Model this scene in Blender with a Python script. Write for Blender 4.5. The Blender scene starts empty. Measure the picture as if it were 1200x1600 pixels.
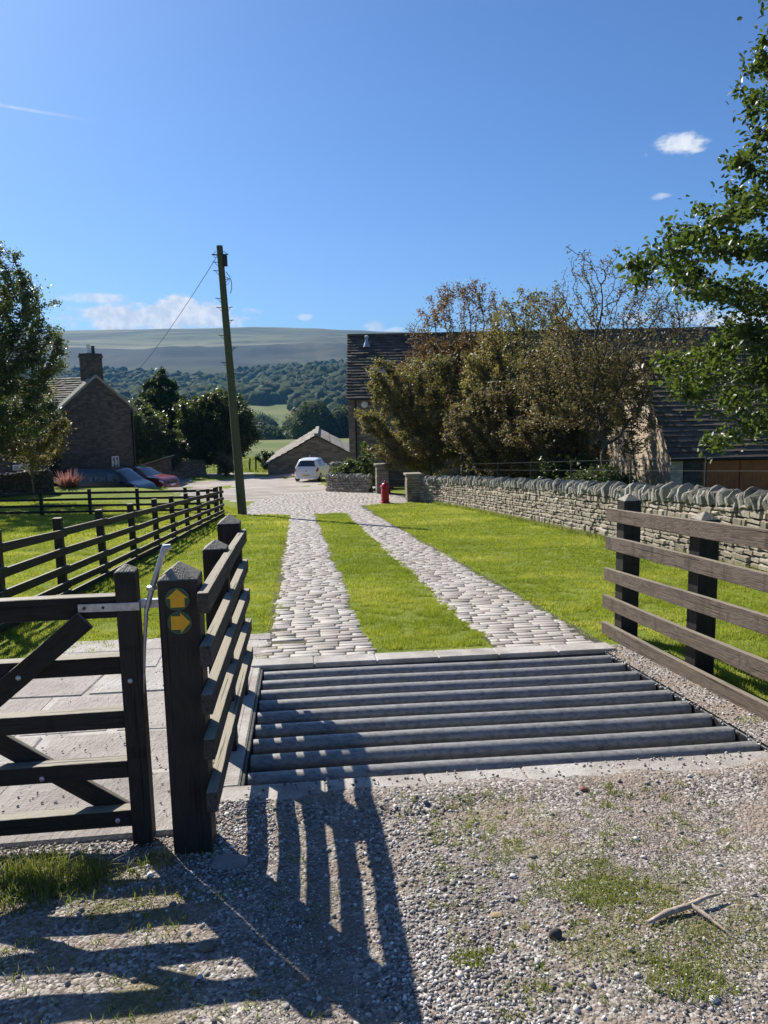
import bpy, bmesh, math, random
import numpy as np
from mathutils import Vector, Matrix
random.seed(7); RNG = np.random.default_rng(7)
R = math.radians
C = bpy.context.scene.collection
S = bpy.context.scene

# ------------------------------------------------------------------ camera, sky, sun, exposure
EYE = 1.6
cam = bpy.data.cameras.new('camera'); cam.sensor_fit = 'VERTICAL'; cam.sensor_height = 24; cam.sensor_width = 18
cam.lens = 1202 / 1600 * 24; cam.clip_start = .05; cam.clip_end = 20000
co = bpy.data.objects.new('camera', cam); C.objects.link(co)
co.matrix_world = Matrix.Translation((0, 0, EYE)) @ Matrix.Rotation(R(90 - 8.3), 4, 'X') @ Matrix.Rotation(R(-1.15), 4, 'Z')
S.camera = co
SUN_AZ, SUN_EL = R(-38.5), R(39.4)          # azimuth clockwise from +Y
sund = Vector((math.sin(SUN_AZ) * math.cos(SUN_EL), math.cos(SUN_AZ) * math.cos(SUN_EL), math.sin(SUN_EL)))
sl = bpy.data.lights.new('sun', 'SUN'); sl.energy = 5.0; sl.angle = R(.5); sl.color = (1, .95, .87)
so = bpy.data.objects.new('sun', sl); C.objects.link(so); so.rotation_euler = sund.to_track_quat('Z', 'Y').to_euler(); so.location = (-30, 40, 60)
S.view_settings.view_transform = 'Standard'; S.view_settings.look = 'None'; S.view_settings.gamma = 1; S.view_settings.exposure = .7
S.render.engine = 'CYCLES'; S.cycles.use_denoising = True; S.cycles.max_bounces = 6; S.cycles.diffuse_bounces = 3
S.cycles.glossy_bounces = 2; S.cycles.transmission_bounces = 3; S.cycles.transparent_max_bounces = 4; S.cycles.volume_bounces = 1
S.cycles.use_adaptive_sampling = True

class NT:
    """tiny node builder"""
    def __init__(s, tree): s.t = tree; s.t.nodes.clear()
    def n(s, typ, ins=None, **props):
        nd = s.t.nodes.new(typ)
        for k, v in props.items(): setattr(nd, k, v)
        for k, v in (ins or {}).items():
            sk = nd.inputs[k]
            if isinstance(v, bpy.types.NodeSocket): s.t.links.new(v, sk)
            elif isinstance(v, bpy.types.Node): s.t.links.new(v.outputs[0], sk)
            else:
                if isinstance(v, tuple) and len(v) == 3 and sk.type == 'RGBA': v = v + (1,)
                sk.default_value = v
        return nd
    def math(s, op, a, b=0., c=0., clamp=False):
        nd = s.n('ShaderNodeMath', {0: a, 1: b, 2: c}, operation=op); nd.use_clamp = clamp; return nd.outputs[0]
    def vec(s, op, a, b=(0, 0, 0)):
        nd = s.n('ShaderNodeVectorMath', {0: a, 1: b}, operation=op); return nd.outputs['Value'] if op in ('LENGTH', 'DOT_PRODUCT', 'DISTANCE') else nd.outputs[0]
    def noise(s, v, scale, detail=3., rough=.55, dist=0.):
        return s.n('ShaderNodeTexNoise', {'Vector': v, 'Scale': scale, 'Detail': detail, 'Roughness': rough, 'Distortion': dist}).outputs[0]
    def ss(s, v, a, b):
        return s.n('ShaderNodeMapRange', {'Value': v, 'From Min': a, 'From Max': b}, interpolation_type='SMOOTHSTEP').outputs[0]
    def lin(s, v, a, b, c=0., d=1.):
        return s.n('ShaderNodeMapRange', {'Value': v, 'From Min': a, 'From Max': b, 'To Min': c, 'To Max': d}).outputs[0]
    def mix(s, f, a, b, mode='MIX'):
        nd = s.n('ShaderNodeMix', data_type='RGBA', blend_type=mode)
        for k, v in ((0, f), (6, a), (7, b)):
            if isinstance(v, bpy.types.NodeSocket): s.t.links.new(v, nd.inputs[k])
            else: nd.inputs[k].default_value = v + (1,) if isinstance(v, tuple) and len(v) == 3 else v
        return nd.outputs[2]
    def ramp(s, v, pts):
        nd = s.n('ShaderNodeValToRGB', {0: v}); e = nd.color_ramp.elements
        while len(e) < len(pts): e.new(.5)
        for q, (p, c) in zip(e, pts): q.position = p; q.color = c + (1,) if len(c) == 3 else c
        return nd.outputs[0]
    def attr(s, name): return s.n('ShaderNodeAttribute', attribute_name=name)

w = bpy.data.worlds.new('World'); S.world = w; w.use_nodes = True
N = NT(w.node_tree)
sky = N.n('ShaderNodeTexSky', sky_type='NISHITA', sun_disc=False, sun_elevation=SUN_EL, sun_rotation=SUN_AZ)
sky.altitude = 200; sky.air_density = 1.0; sky.dust_density = .8; sky.ozone_density = 2.2
tc = N.n('ShaderNodeTexCoord').outputs['Generated']
sep = N.n('ShaderNodeSeparateXYZ', {0: tc})
az = N.math('ARCTAN2', sep.outputs[0], sep.outputs[1]); el = N.math('ARCSINE', sep.outputs[2])
comb = N.n('ShaderNodeCombineXYZ', {0: az, 1: el, 2: 0.}).outputs[0]
wob = N.noise(comb, 60., 4., .6); wob2 = N.noise(N.vec('MULTIPLY', comb, (1, 2.2, 1)), 26., 6., .6)
total = None
# (azimuth deg, elevation deg, half widths, amount): the low bank over the moor, puffs, the small high cloud, the contrail
for a0, e0, wa, we, amt in ((-15.6, 5.8, 6.6, 1.05, 1.6), (-14.2, 6.3, 3.6, 1.05, 1.7), (-19.5, 7.2, 2.6, .35, .8), (-25.5, 7.3, 1.4, .45, .9), (-.4, 5.3, .9, .6, .8), (1.0, 4.9, 1.0, .35, .8), (-5.5, 6.0, .6, .25, .6),
                            (24.0, 4.8, 3.4, .9, .9), (20.3, 15.9, 1.9, .62, 1.15), (19.4, 12.9, .7, .25, .55), (18, 5.2, 1.2, .5, .7)):
    dx = N.math('DIVIDE', N.math('SUBTRACT', az, R(a0)), R(wa)); dy = N.math('DIVIDE', N.math('SUBTRACT', el, R(e0)), R(we))
    d = N.math('SQRT', N.math('ADD', N.math('MULTIPLY', dx, dx), N.math('MULTIPLY', dy, dy)))
    f = N.math('ADD', N.math('SUBTRACT', 1.0, d), N.math('MULTIPLY', N.math('SUBTRACT', wob2, .5), 2.6))
    f = N.math('MULTIPLY', N.ss(f, -.1, .6), amt * .95)
    total = f if total is None else N.math('MAXIMUM', total, f)
dy = N.math('ADD', N.math('SUBTRACT', el, R(18.2)), N.math('MULTIPLY', N.math('SUBTRACT', az, R(-22)), .05))
ct = N.math('MULTIPLY', N.math('SUBTRACT', 1., N.ss(N.math('ABSOLUTE', dy), R(.02), R(.13))), N.math('MULTIPLY', N.ss(N.math('MULTIPLY', az, -1.), R(18), R(24)), .38))
total = N.math('MAXIMUM', total, ct, clamp=True)
total = N.math('MINIMUM', total, .96)
hsv = N.mix(1., sky.outputs[0], (.64, .93, 1.36), 'MULTIPLY')
bg1 = N.n('ShaderNodeBackground', {0: hsv, 1: .055})
bg2 = N.n('ShaderNodeBackground', {0: N.mix(N.ss(wob, .35, .7), (.50, .56, .66), (.72, .74, .78)), 1: .8})
N.n('ShaderNodeOutputWorld', {0: N.n('ShaderNodeMixShader', {0: total, 1: bg1, 2: bg2})})

# ------------------------------------------------------------------ ground height
T = np.array([-.6, -.36, -.25, -.17, -.08, 0, .1, .5])
ROW = [(28, [-2.44]*8), (33, [-2.87, -2.87, -2.85, -2.85, -2.85, -2.8, -2.85, -2.87]), (38, [-2.95, -3.15, -3.1, -3.1, -3.08, -2.95, -2.95, -3.1]),
       (42, [-2.7, -2.78, -2.85, -3.2, -3.25, -3.15, -3.1, -3.1]), (46, [-3.8, -3.9, -3.8, -3.5, -3.45, -3.4, -3.2, -3.2]), (52, [-4, -4, -4, -3.75, -3.75, -3.6, -3.5, -3.5]),
       (60, [-4.2, -4.1, -4, -4, -4.1, -4.3, -4.2, -4.2]), (75, [-5]*8), (100, [-5.6]*8), (130, [-6.3]*8), (200, [-8.4]*8), (250, [-10.5]*8), (300, [-17]*8), (400, [-34]*8),
       (500, [-38]*8), (600, [-24]*8), (720, [-12]*8), (850, [-2]*8), (950, [2, 2, 2, 4, 14, 20, 20, 20]), (1150, [14, 14, 12, 14, 32, 38, 38, 38]), (1600, [78, 76, 74, 72, 76, 78, 78, 78]),
       (1850, [112, 112, 112, 106, 96, 96, 98, 98]), (2080, [152, 152, 152, 148, 150, 146, 140, 140]), (2160, [161, 161, 162, 161, 160, 156, 150, 150]), (2500, [214, 214, 216, 214, 202, 190, 185, 185]),
       (3000, [283, 285, 287, 287, 276, 258, 246, 238]), (3500, [288, 288, 290, 290, 278, 260, 246, 238]), (4200, [280]*8)]
RY = np.array([-9000, 0] + [r[0] for r in ROW], float); RZ = np.array([[0]*8, [0]*8] + [r[1] for r in ROW], float)
def Hv(x, y):
    x = np.asarray(x, float); y = np.asarray(y, float)
    yc = np.clip(y, .1, 4199); i = np.clip(np.searchsorted(RY, yc) - 1, 0, len(RY) - 2)
    f = (yc - RY[i]) / (RY[i+1] - RY[i])
    g = f * f * (3 - 2 * f); f = np.where(yc > 900, .6 * f + .4 * g, f)
    t = np.clip(x / yc, T[0], T[-1]); j = np.clip(np.searchsorted(T, t) - 1, 0, len(T) - 2); h = (t - T[j]) / (T[j+1] - T[j])
    a = RZ[i, j] * (1 - h) + RZ[i, j+1] * h; b = RZ[i+1, j] * (1 - h) + RZ[i+1, j+1] * h
    z = a * (1 - f) + b * f
    z = np.where(y <= 28, -.087 * np.clip(y, -40, 28), z)
    return z
def H(x, y): return float(Hv(x, y))
def W(v, u): return (.9936 * v - .113 * u, .113 * v + .9936 * u)       # drive frame (across, along) -> world
def P(v, u, h=0.):
    x, y = W(v, u); return Vector((x, y, H(x, y) + h))
DU = Vector((-.113, .9936, -.087 * .9936)).normalized(); DV = Vector((.9936, .113, -.087*.113)).normalized()
ANG = math.atan2(.113, .9936)

def vnoise(x, y, s, seed=0):
    """smooth 2D value noise in numpy"""
    x = np.asarray(x) * s + 311.7 * seed; y = np.asarray(y) * s + 173.3 * seed
    xi = np.floor(x).astype(np.int64); yi = np.floor(y).astype(np.int64); fx = x - xi; fy = y - yi
    fx = fx * fx * (3 - 2 * fx); fy = fy * fy * (3 - 2 * fy)
    def h(a, b):
        n = (a * 374761393 + b * 668265263 + seed * 97531) & 0x7fffffff
        n = ((n ^ (n >> 13)) * 1274126177) & 0x7fffffff
        return ((n ^ (n >> 16)) & 0xffff) / 65535.
    return (h(xi, yi) * (1 - fx) + h(xi + 1, yi) * fx) * (1 - fy) + (h(xi, yi + 1) * (1 - fx) + h(xi + 1, yi + 1) * fx) * fy
def fbm(x, y, s, o=4, seed=0):
    r = 0; a = .5; t = 0
    for k in range(o): r = r + a * vnoise(x, y, s * 2 ** k, seed + k); t += a; a *= .5
    return r / t

# ------------------------------------------------------------------ mesh helpers
def smooth_angle(me, ang=40):
    me.polygons.foreach_set('use_smooth', np.ones(len(me.polygons), bool))
    if ang < 180:
        try: me.set_sharp_from_angle(angle=R(ang))
        except Exception: pass
def mesh_np(name, V, F, var=None, smooth=None, extra=None):
    """V (n,3); F (m,3) or (m,4) array, or list of lists"""
    me = bpy.data.meshes.new(name)
    V = np.asarray(V, np.float32)
    if isinstance(F, np.ndarray):
        k = F.shape[1]; m = len(F)
        me.vertices.add(len(V)); me.vertices.foreach_set('co', V.ravel())
        me.loops.add(m * k); me.loops.foreach_set('vertex_index', F.astype(np.int32).ravel())
        me.polygons.add(m); me.polygons.foreach_set('loop_start', np.arange(0, m * k, k, dtype=np.int32))
        me.update(calc_edges=True)
    else:
        me.from_pydata([tuple(map(float, v)) for v in V], [], F); me.update()
    if var is not None:
        a = me.attributes.new('var', 'FLOAT', 'FACE'); a.data.foreach_set('value', np.asarray(var, np.float32))
    for k2, arr in (extra or {}).items():
        a = me.attributes.new(k2, 'FLOAT', 'POINT'); a.data.foreach_set('value', np.asarray(arr, np.float32))
    if smooth: smooth_angle(me, smooth)
    return me
def link(name, me, mat, parent=None):
    o = bpy.data.objects.new(name, me); C.objects.link(o)
    if mat: me.materials.append(mat)
    if parent:
        o.parent = parent; o.matrix_parent_inverse = world_m(parent).inverted()
    return o
def world_m(o):
    m = o.matrix_basis.copy()
    if o.parent: m = world_m(o.parent) @ o.matrix_parent_inverse @ m
    return m
def tag(o, label=None, cat=None, group=None, kind=None):
    if label: o['label'] = label
    if cat: o['category'] = cat
    if group: o['group'] = group
    if kind: o['kind'] = kind
    return o
def thing(name, label, cat, loc, rz=0, group=None):
    o = bpy.data.objects.new(name, None); C.objects.link(o); o.empty_display_size = .2
    o.location = loc; o.rotation_euler = (0, 0, rz); return tag(o, label, cat, group)

class MB:
    def __init__(s): s.v = []; s.f = []; s.var = []
    def add(s, vs, fs, var=None):
        b = len(s.v); s.v += [tuple(q) for q in vs]; s.f += [[b + i for i in f] for f in fs]
        s.var += [random.random() if var is None else var] * len(fs)
    def hexa(s, p, var=None):       # 8 points: bottom ring 0-3, top ring 4-7
        s.add(p, [[3, 2, 1, 0], [4, 5, 6, 7], [0, 1, 5, 4], [1, 2, 6, 5], [2, 3, 7, 6], [3, 0, 4, 7]], var)
    def box(s, c, size, rz=0., var=None, tilt=None):
        m = Matrix.Rotation(rz, 3, 'Z')
        if tilt: m = m @ Matrix.Rotation(tilt[0], 3, 'X') @ Matrix.Rotation(tilt[1], 3, 'Y')
        c = Vector(c); a, b, h = [q / 2 for q in size]
        s.hexa([c + m @ Vector(q) for q in ((-a, -b, -h), (a, -b, -h), (a, b, -h), (-a, b, -h), (-a, -b, h), (a, -b, h), (a, b, h), (-a, b, h))], var)
    def bar(s, p0, p1, w, h, up=(0, 0, 1), var=None):
        p0 = Vector(p0); p1 = Vector(p1); d = (p1 - p0).normalized(); up = Vector(up)
        sd = d.cross(up).normalized(); u = sd.cross(d).normalized()
        q = []
        for p in (p0, p1):
            q += [p - sd * w / 2 - u * h / 2, p + sd * w / 2 - u * h / 2, p + sd * w / 2 + u * h / 2, p - sd * w / 2 + u * h / 2]
        s.hexa(q, var)
    def tube(s, pts, rad, n=8, cap=True, var=None):
        pts = [Vector(p) for p in pts]; rad = rad if hasattr(rad, '__len__') else [rad] * len(pts)
        vs = []; fs = []
        for i, p in enumerate(pts):
            d = (pts[min(i + 1, len(pts) - 1)] - pts[max(i - 1, 0)]).normalized()
            a = Vector((0, 0, 1)) if abs(d.z) < .9 else Vector((1, 0, 0)); x = d.cross(a).normalized(); y = d.cross(x)
            for k in range(n):
                t = 2 * math.pi * k / n; vs.append(p + (x * math.cos(t) + y * math.sin(t)) * rad[i])
        for i in range(len(pts) - 1):
            for k in range(n):
                a, b = i * n + k, i * n + (k + 1) % n; fs.append([a, a + n, b + n, b])
        if cap: fs.append(list(range(n))); fs.append([(len(pts) - 1) * n + k for k in range(n)][::-1])
        s.add(vs, fs, var)
    def lathe(s, c, prof, n=16, var=None):      # prof: (radius, z)
        c = Vector(c); vs = []; fs = []
        for r, z in prof:
            for k in range(n): vs.append(c + Vector((r * math.cos(2 * math.pi * k / n), r * math.sin(2 * math.pi * k / n), z)))
        for i in range(len(prof) - 1):
            for k in range(n):
                a, b = i * n + k, i * n + (k + 1) % n; fs.append([a, b, b + n, a + n])
        fs.append(list(range(n))[::-1]); fs.append([(len(prof) - 1) * n + k for k in range(n)])
        s.add(vs, fs, var)
    def prism(s, poly, z0, z1, M=None, var=None):     # polygon in XY extruded z0..z1, then matrix M
        M = M or Matrix.Identity(4); n = len(poly)
        vs = [M @ Vector((x, y, z0)) for x, y in poly] + [M @ Vector((x, y, z1)) for x, y in poly]
        s.add(vs, [list(range(n))[::-1], list(range(n, 2 * n))] + [[i, (i + 1) % n, n + (i + 1) % n, n + i] for i in range(n)], var)
    def build(s, name, mat, parent=None, bevel=0, smooth=None, seg=1):
        me = mesh_np(name, s.v, s.f, s.var, smooth)
        o = link(name, me, mat, parent)
        if bevel:
            m = o.modifiers.new('bevel', 'BEVEL'); m.width = bevel; m.segments = seg; m.limit_method = 'ANGLE'
        return o

def board(name, p0, p1, w, h, mat, parent, up=(0, 0, 1), bevel=.004, warp=0.):
    """a board whose own X axis runs along it, so the grain follows; slightly warped"""
    p0 = Vector(p0); p1 = Vector(p1); L = (p1 - p0).length; d = (p1 - p0).normalized()
    sd = d.cross(Vector(up)).normalized(); u = sd.cross(d).normalized()
    n = max(2, int(L / .25)) if warp else 1
    vs = []; fs = []
    ph = random.uniform(0, 6)
    for i in range(n + 1):
        t = i / n; x = t * L; dz = warp * math.sin(ph + t * 5.0) ; dy = warp * .6 * math.sin(ph * 2 + t * 4)
        hh = h * (1 + .03 * math.sin(ph + 9 * t)) if warp else h
        vs += [(x, -w/2 + dy, -hh/2 + dz), (x, w/2 + dy, -hh/2 + dz), (x, w/2 + dy, hh/2 + dz), (x, -w/2 + dy, hh/2 + dz)]
    for i in range(n):
        for k in range(4):
            a, b = i*4 + k, i*4 + (k+1) % 4; fs.append([a, a + 4, b + 4, b])
    fs.append([0, 1, 2, 3]); m = n * 4; fs.append([m + 3, m + 2, m + 1, m])
    me = mesh_np(name, vs, [f[::-1] for f in fs], [random.random()] * len(fs))
    M = Matrix((d, -sd, u)).transposed().to_4x4(); M.translation = p0
    o = bpy.data.objects.new(name, me); C.objects.link(o); me.materials.append(mat)
    if parent: o.parent = parent; o.matrix_parent_inverse = world_m(parent).inverted()
    o.matrix_basis = M
    if bevel:
        b = o.modifiers.new('bevel', 'BEVEL'); b.width = bevel; b.segments = 2; b.limit_method = 'ANGLE'; b.angle_limit = R(50)
    return o
def post(name, base, w, h, mat, parent, rz=ANG, cap=.06, below=.15, lean=(0, 0), over=.0):
    """square post with a pyramid top; its own X axis runs up the post"""
    hw = w / 2; vs = []
    for x in (-below, h - cap): vs += [(x, -hw, -hw), (x, hw, -hw), (x, hw, hw), (x, -hw, hw)]
    fs = [[0, 1, 5, 4], [1, 2, 6, 5], [2, 3, 7, 6], [3, 0, 4, 7], [3, 2, 1, 0]]
    if cap > .02: vs += [(h, 0, 0)]; fs += [[4, 5, 8], [5, 6, 8], [6, 7, 8], [7, 4, 8]]
    else: fs += [[4, 5, 6, 7]]
    me = mesh_np(name, vs, [f[::-1] for f in fs], [random.random()] * len(fs))
    M = Matrix.Translation(base) @ Matrix.Rotation(rz, 4, 'Z') @ Matrix.Rotation(lean[0], 4, 'X') @ Matrix.Rotation(lean[1], 4, 'Y') @ Matrix.Rotation(R(-90), 4, 'Y')
    o = bpy.data.objects.new(name, me); C.objects.link(o); me.materials.append(mat)
    if parent: o.parent = parent; o.matrix_parent_inverse = world_m(parent).inverted()
    o.matrix_basis = M
    b = o.modifiers.new('bevel', 'BEVEL'); b.width = .005; b.segments = 2; b.limit_method = 'ANGLE'
    return o

# ------------------------------------------------------------------ materials
def material(name):
    m = bpy.data.materials.new(name); m.use_nodes = True; n = NT(m.node_tree); return m, n
def finish(n, col, rough=.8, bump=None, dist=.01, strength=1., metallic=0., spec=.3, extra=None):
    ins = {'Base Color': col, 'Roughness': rough, 'Metallic': metallic, 'Specular IOR Level': spec}
    if bump is not None: ins['Normal'] = n.n('ShaderNodeBump', {'Height': bump, 'Distance': dist, 'Strength': strength}).outputs[0]
    ins.update(extra or {})
    b = n.n('ShaderNodeBsdfPrincipled', ins); n.n('ShaderNodeOutputMaterial', {0: b}); return b
def gpos(n): return n.n('ShaderNodeNewGeometry').outputs['Position']
def opos(n): return n.n('ShaderNodeTexCoord').outputs['Object']
def plain(name, col, rough=.5, metallic=0., nz=.15, scale=8., spec=.4):
    m, n = material(name); p = opos(n); a = n.noise(p, scale, 4.)
    c = n.mix(n.ss(a, .3, .7), tuple(q * (1 - nz) for q in col), tuple(min(1, q * (1 + nz)) for q in col))
    finish(n, c, n.lin(a, .3, .7, rough * .85, min(1, rough * 1.15)), a, .002, .3, metallic, spec); return m
def wood(name, base, light, rough=.75, lit_tops=0.):
    m, n = material(name); p = opos(n)
    oi = n.n('ShaderNodeObjectInfo').outputs['Random']
    off = n.n('ShaderNodeCombineXYZ', {0: n.math('MULTIPLY', oi, 37.), 1: n.math('MULTIPLY', oi, 11.), 2: n.math('MULTIPLY', oi, 23.)}).outputs[0]
    q = n.vec('ADD', p, off)
    big = n.noise(n.vec('MULTIPLY', q, (.6, 5, 5)), 1.6, 3., .6, 1.2)
    rings = n.math('SINE', n.math('MULTIPLY', n.math('ADD', big, n.noise(q, 1.5, 2.)), 70.))
    fine = n.noise(n.vec('MULTIPLY', q, (1.2, 30, 30)), 6., 4., .7)
    blotch = n.noise(n.vec('MULTIPLY', q, (1., 2, 2)), 4., 4., .6)
    t = n.math('ADD', n.math('MULTIPLY', fine, .6), n.math('ADD', n.math('MULTIPLY', rings, .045), n.math('MULTIPLY', blotch, .42)))
    col = n.mix(n.ss(t, .3, .75), base, light)
    col = n.mix(n.math('MULTIPLY', n.ss(blotch, .52, .72), .6), col, tuple(c * .45 for c in base))
    col = n.mix(n.math('MULTIPLY', n.math('SUBTRACT', oi, .5), .15, clamp=True), col, (.2, .18, .15), 'MIX')
    stain = n.ss(n.noise(n.vec('MULTIPLY', q, (6., .8, .8)), 1.5, 4., .6), .56, .68)
    col = n.mix(n.math('MULTIPLY', stain, .45), col, tuple(c * .4 for c in base))
    if lit_tops:
        nz = n.n('ShaderNodeSeparateXYZ', {0: n.n('ShaderNodeNewGeometry').outputs['Normal']}).outputs[2]
        col = n.mix(n.math('MULTIPLY', n.ss(nz, .3, .8), lit_tops), col, (.36, .315, .23))  # weathered tan, with sunlight on up-facing wood put into the colour
    crack = n.ss(n.noise(n.vec('MULTIPLY', q, (.5, 26, 26)), 3., 2., .5), .60, .70)
    col = n.mix(n.math('MULTIPLY', crack, .7), col, tuple(c * .3 for c in base))
    hgt = n.math('SUBTRACT', n.math('ADD', n.math('MULTIPLY', fine, .5), n.math('MULTIPLY', rings, .12)), n.math('MULTIPLY', crack, .8))
    finish(n, col, rough, hgt, .004, .9, spec=.25); return m
M_dark = wood('dark_stained_wood', (.012, .010, .008), (.034, .029, .023), .62, .7)
M_rail = wood('weathered_rail_wood', (.04, .034, .027), (.11, .095, .075), .8, .8)
M_rail2 = wood('brown_rail_wood', (.07, .050, .036), (.185, .142, .105), .8, .4)
M_pole = wood('green_pole_wood', (.07, .075, .035), (.13, .13, .06), .8, 0)
M_galv = plain('galvanised_steel', (.42, .44, .45), .42, .7, .2, 30.)
M_iron = plain('dark_iron', (.05, .05, .052), .5, .5, .2, 20.)
M_black = plain('black_plastic', (.012, .012, .013), .45)

def stone(name, c1, c2, c3, bumpd=.02, scale=1., moss=.25, lich=.2):
    m, n = material(name); p = gpos(n); v = n.attr('var').outputs['Fac']
    a = n.noise(p, 5. * scale, 5., .65); b = n.noise(p, 28. * scale, 5., .7); c = n.noise(p, 90 * scale, 3., .6)
    col = n.ramp(v, [(0, c1), (.5, c2), (1, c3)])
    col = n.mix(.45, col, n.ramp(a, [(.3, c1), (.5, c2), (.7, c3)]))
    col = n.mix(n.ss(b, .55, .75), col, tuple(q * .45 for q in c1))
    col = n.mix(n.math('MULTIPLY', n.ss(n.noise(n.vec('ADD', p, (9, 3, 4)), 9. * scale, 4., .6), .56, .68), moss), col, (.10, .11, .035))
    col = n.mix(n.math('MULTIPLY', n.ss(n.noise(n.vec('ADD', p, (2, 7, 1)), 14. * scale, 4., .7), .58, .66), lich), col, (.42, .42, .36))
    h = n.math('ADD', n.math('MULTIPLY', a, .6), n.math('ADD', n.math('MULTIPLY', b, .5), n.math('MULTIPLY', c, .2)))
    finish(n, col, .88, h, bumpd, .9, spec=.2); return m
M_wallstone = stone('drystone_wall_stone', (.165, .135, .10), (.33, .282, .21), (.49, .44, .355), .02, 1., .2, .25)
M_cope = stone('coping_stone', (.11, .10, .08), (.25, .235, .19), (.42, .40, .33), .03, 1., .35, .35)
M_wallfill = stone('dark_wall_fill', (.03, .027, .022), (.05, .045, .035), (.07, .06, .05), .02)
M_shadestone = stone('shaded_garden_stone', (.04, .036, .03), (.07, .062, .052), (.11, .10, .085), .02)  # wall stone darkened: shade at the far left put into its colour
M_slate = stone('stone_roof_slate', (.06, .046, .034), (.115, .090, .068), (.19, .155, .12), .01, .7, .2, .0)
M_slate_lt = stone('pale_stone_slate', (.17, .15, .12), (.25, .22, .18), (.34, .31, .26), .015, .7, .1, .25)
M_farmslate = stone('farmhouse_stone_slate', (.08, .07, .055), (.14, .125, .10), (.22, .20, .165), .02, .6, .3, .25)
M_sett = None
def masonry(name, c1, c2, c3, mortar, bw=.42, bh=.17, rubble=False, soot=.3):
    m, n = material(name); p = gpos(n); s = n.n('ShaderNodeSeparateXYZ', {0: p})
    nrm = n.n('ShaderNodeSeparateXYZ', {0: n.n('ShaderNodeNewGeometry').outputs['Normal']})
    # wall-following horizontal coordinate: x on faces that look along y and the reverse
    hx = n.math('SUBTRACT', n.math('MULTIPLY', s.outputs[0], nrm.outputs[1]), n.math('MULTIPLY', s.outputs[1], nrm.outputs[0]))
    wb = n.noise(p, 1.3, 3.)
    uvw = n.n('ShaderNodeCombineXYZ', {0: n.math('ADD', hx, n.math('MULTIPLY', wb, .12)), 1: n.math('ADD', s.outputs[2], n.math('MULTIPLY', wb, .10)), 2: 0.}).outputs[0]
    if rubble:
        vo = n.n('ShaderNodeTexVoronoi', {'Vector': n.vec('MULTIPLY', uvw, (1, 1.7, 1)), 'Scale': 4.2, 'Randomness': .9})
        ve = n.n('ShaderNodeTexVoronoi', {'Vector': n.vec('MULTIPLY', uvw, (1, 1.7, 1)), 'Scale': 4.2, 'Randomness': .9}, feature='DISTANCE_TO_EDGE')
        rnd = n.n('ShaderNodeSeparateXYZ', {0: vo.outputs['Color']}).outputs[0]; joint = n.math('SUBTRACT', 1., n.ss(ve.outputs[0], .0, .06))
    else:
        br = n.n('ShaderNodeTexBrick', {'Vector': uvw, 'Color1': (0, 0, 0), 'Color2': (1, 1, 1), 'Mortar': (.5, .5, .5), 'Scale': 1., 'Mortar Size': .012, 'Mortar Smooth': .4, 'Bias': 0., 'Brick Width': bw, 'Row Height': bh}, offset=.43, squash=1.4, squash_frequency=3)
        rnd = n.n('ShaderNodeSeparateXYZ', {0: br.outputs[0]}).outputs[0]; joint = br.outputs['Fac']
    a = n.noise(p, 2.2, 5., .65); b = n.noise(p, 16., 4., .65)
    col = n.ramp(n.math('ADD', n.math('MULTIPLY', rnd, .6), n.math('MULTIPLY', b, .4)), [(.15, c1), (.5, c2), (.85, c3)])
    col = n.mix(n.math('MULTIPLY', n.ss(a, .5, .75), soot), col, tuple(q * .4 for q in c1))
    col = n.mix(n.math('MULTIPLY', joint, .8), col, mortar)
    h = n.math('SUBTRACT', n.math('ADD', n.math('MULTIPLY', rnd, .5), n.math('MULTIPLY', b, .8)), joint)
    finish(n, col, .9, h, .02, .8, spec=.15); return m
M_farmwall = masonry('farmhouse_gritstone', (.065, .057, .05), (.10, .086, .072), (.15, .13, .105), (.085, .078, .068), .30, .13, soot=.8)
M_barnwall = masonry('barn_gritstone', (.14, .115, .085), (.22, .19, .14), (.30, .265, .20), (.17, .15, .12), .45, .17)
M_rubble = masonry('pale_rubble_stone', (.38, .30, .21), (.56, .45, .33), (.66, .57, .44), (.50, .44, .35), rubble=True, soot=.15)
M_pillar = masonry('gate_pillar_stone', (.16, .13, .095), (.26, .22, .165), (.36, .32, .25), (.2, .18, .15), .3, .14)

def leafmat(name, c1, c2, c3, trans=.35, rough=.5, spec=.3, tint=(.20, .26, .03)):
    m, n = material(name); v = n.attr('var').outputs['Fac']
    col = n.ramp(v, [(0., c1), (.5, c2), (1., c3)])
    b = n.n('ShaderNodeBsdfPrincipled', {'Base Color': col, 'Roughness': rough, 'Specular IOR Level': spec})
    tcol = n.mix(.5, col, tint)
    tr = n.n('ShaderNodeBsdfTranslucent', {'Color': n.mix(1., tcol, (1.6, 1.6, 1.3), 'MULTIPLY')})
    n.n('ShaderNodeOutputMaterial', {0: n.n('ShaderNodeMixShader', {0: trans, 1: b, 2: tr})}); return m
def barkmat(name, c1, c2):
    m, n = material(name); p = gpos(n); a = n.noise(n.vec('MULTIPLY', p, (1, 1, .3)), 22., 4., .65)
    finish(n, n.mix(n.ss(a, .35, .65), c1, c2), .9, a, .01, .8, spec=.15); return m
M_bark = barkmat('brown_bark', (.045, .037, .028), (.12, .105, .085))
M_barkg = barkmat('grey_bark', (.07, .062, .05), (.19, .17, .15))
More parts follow.
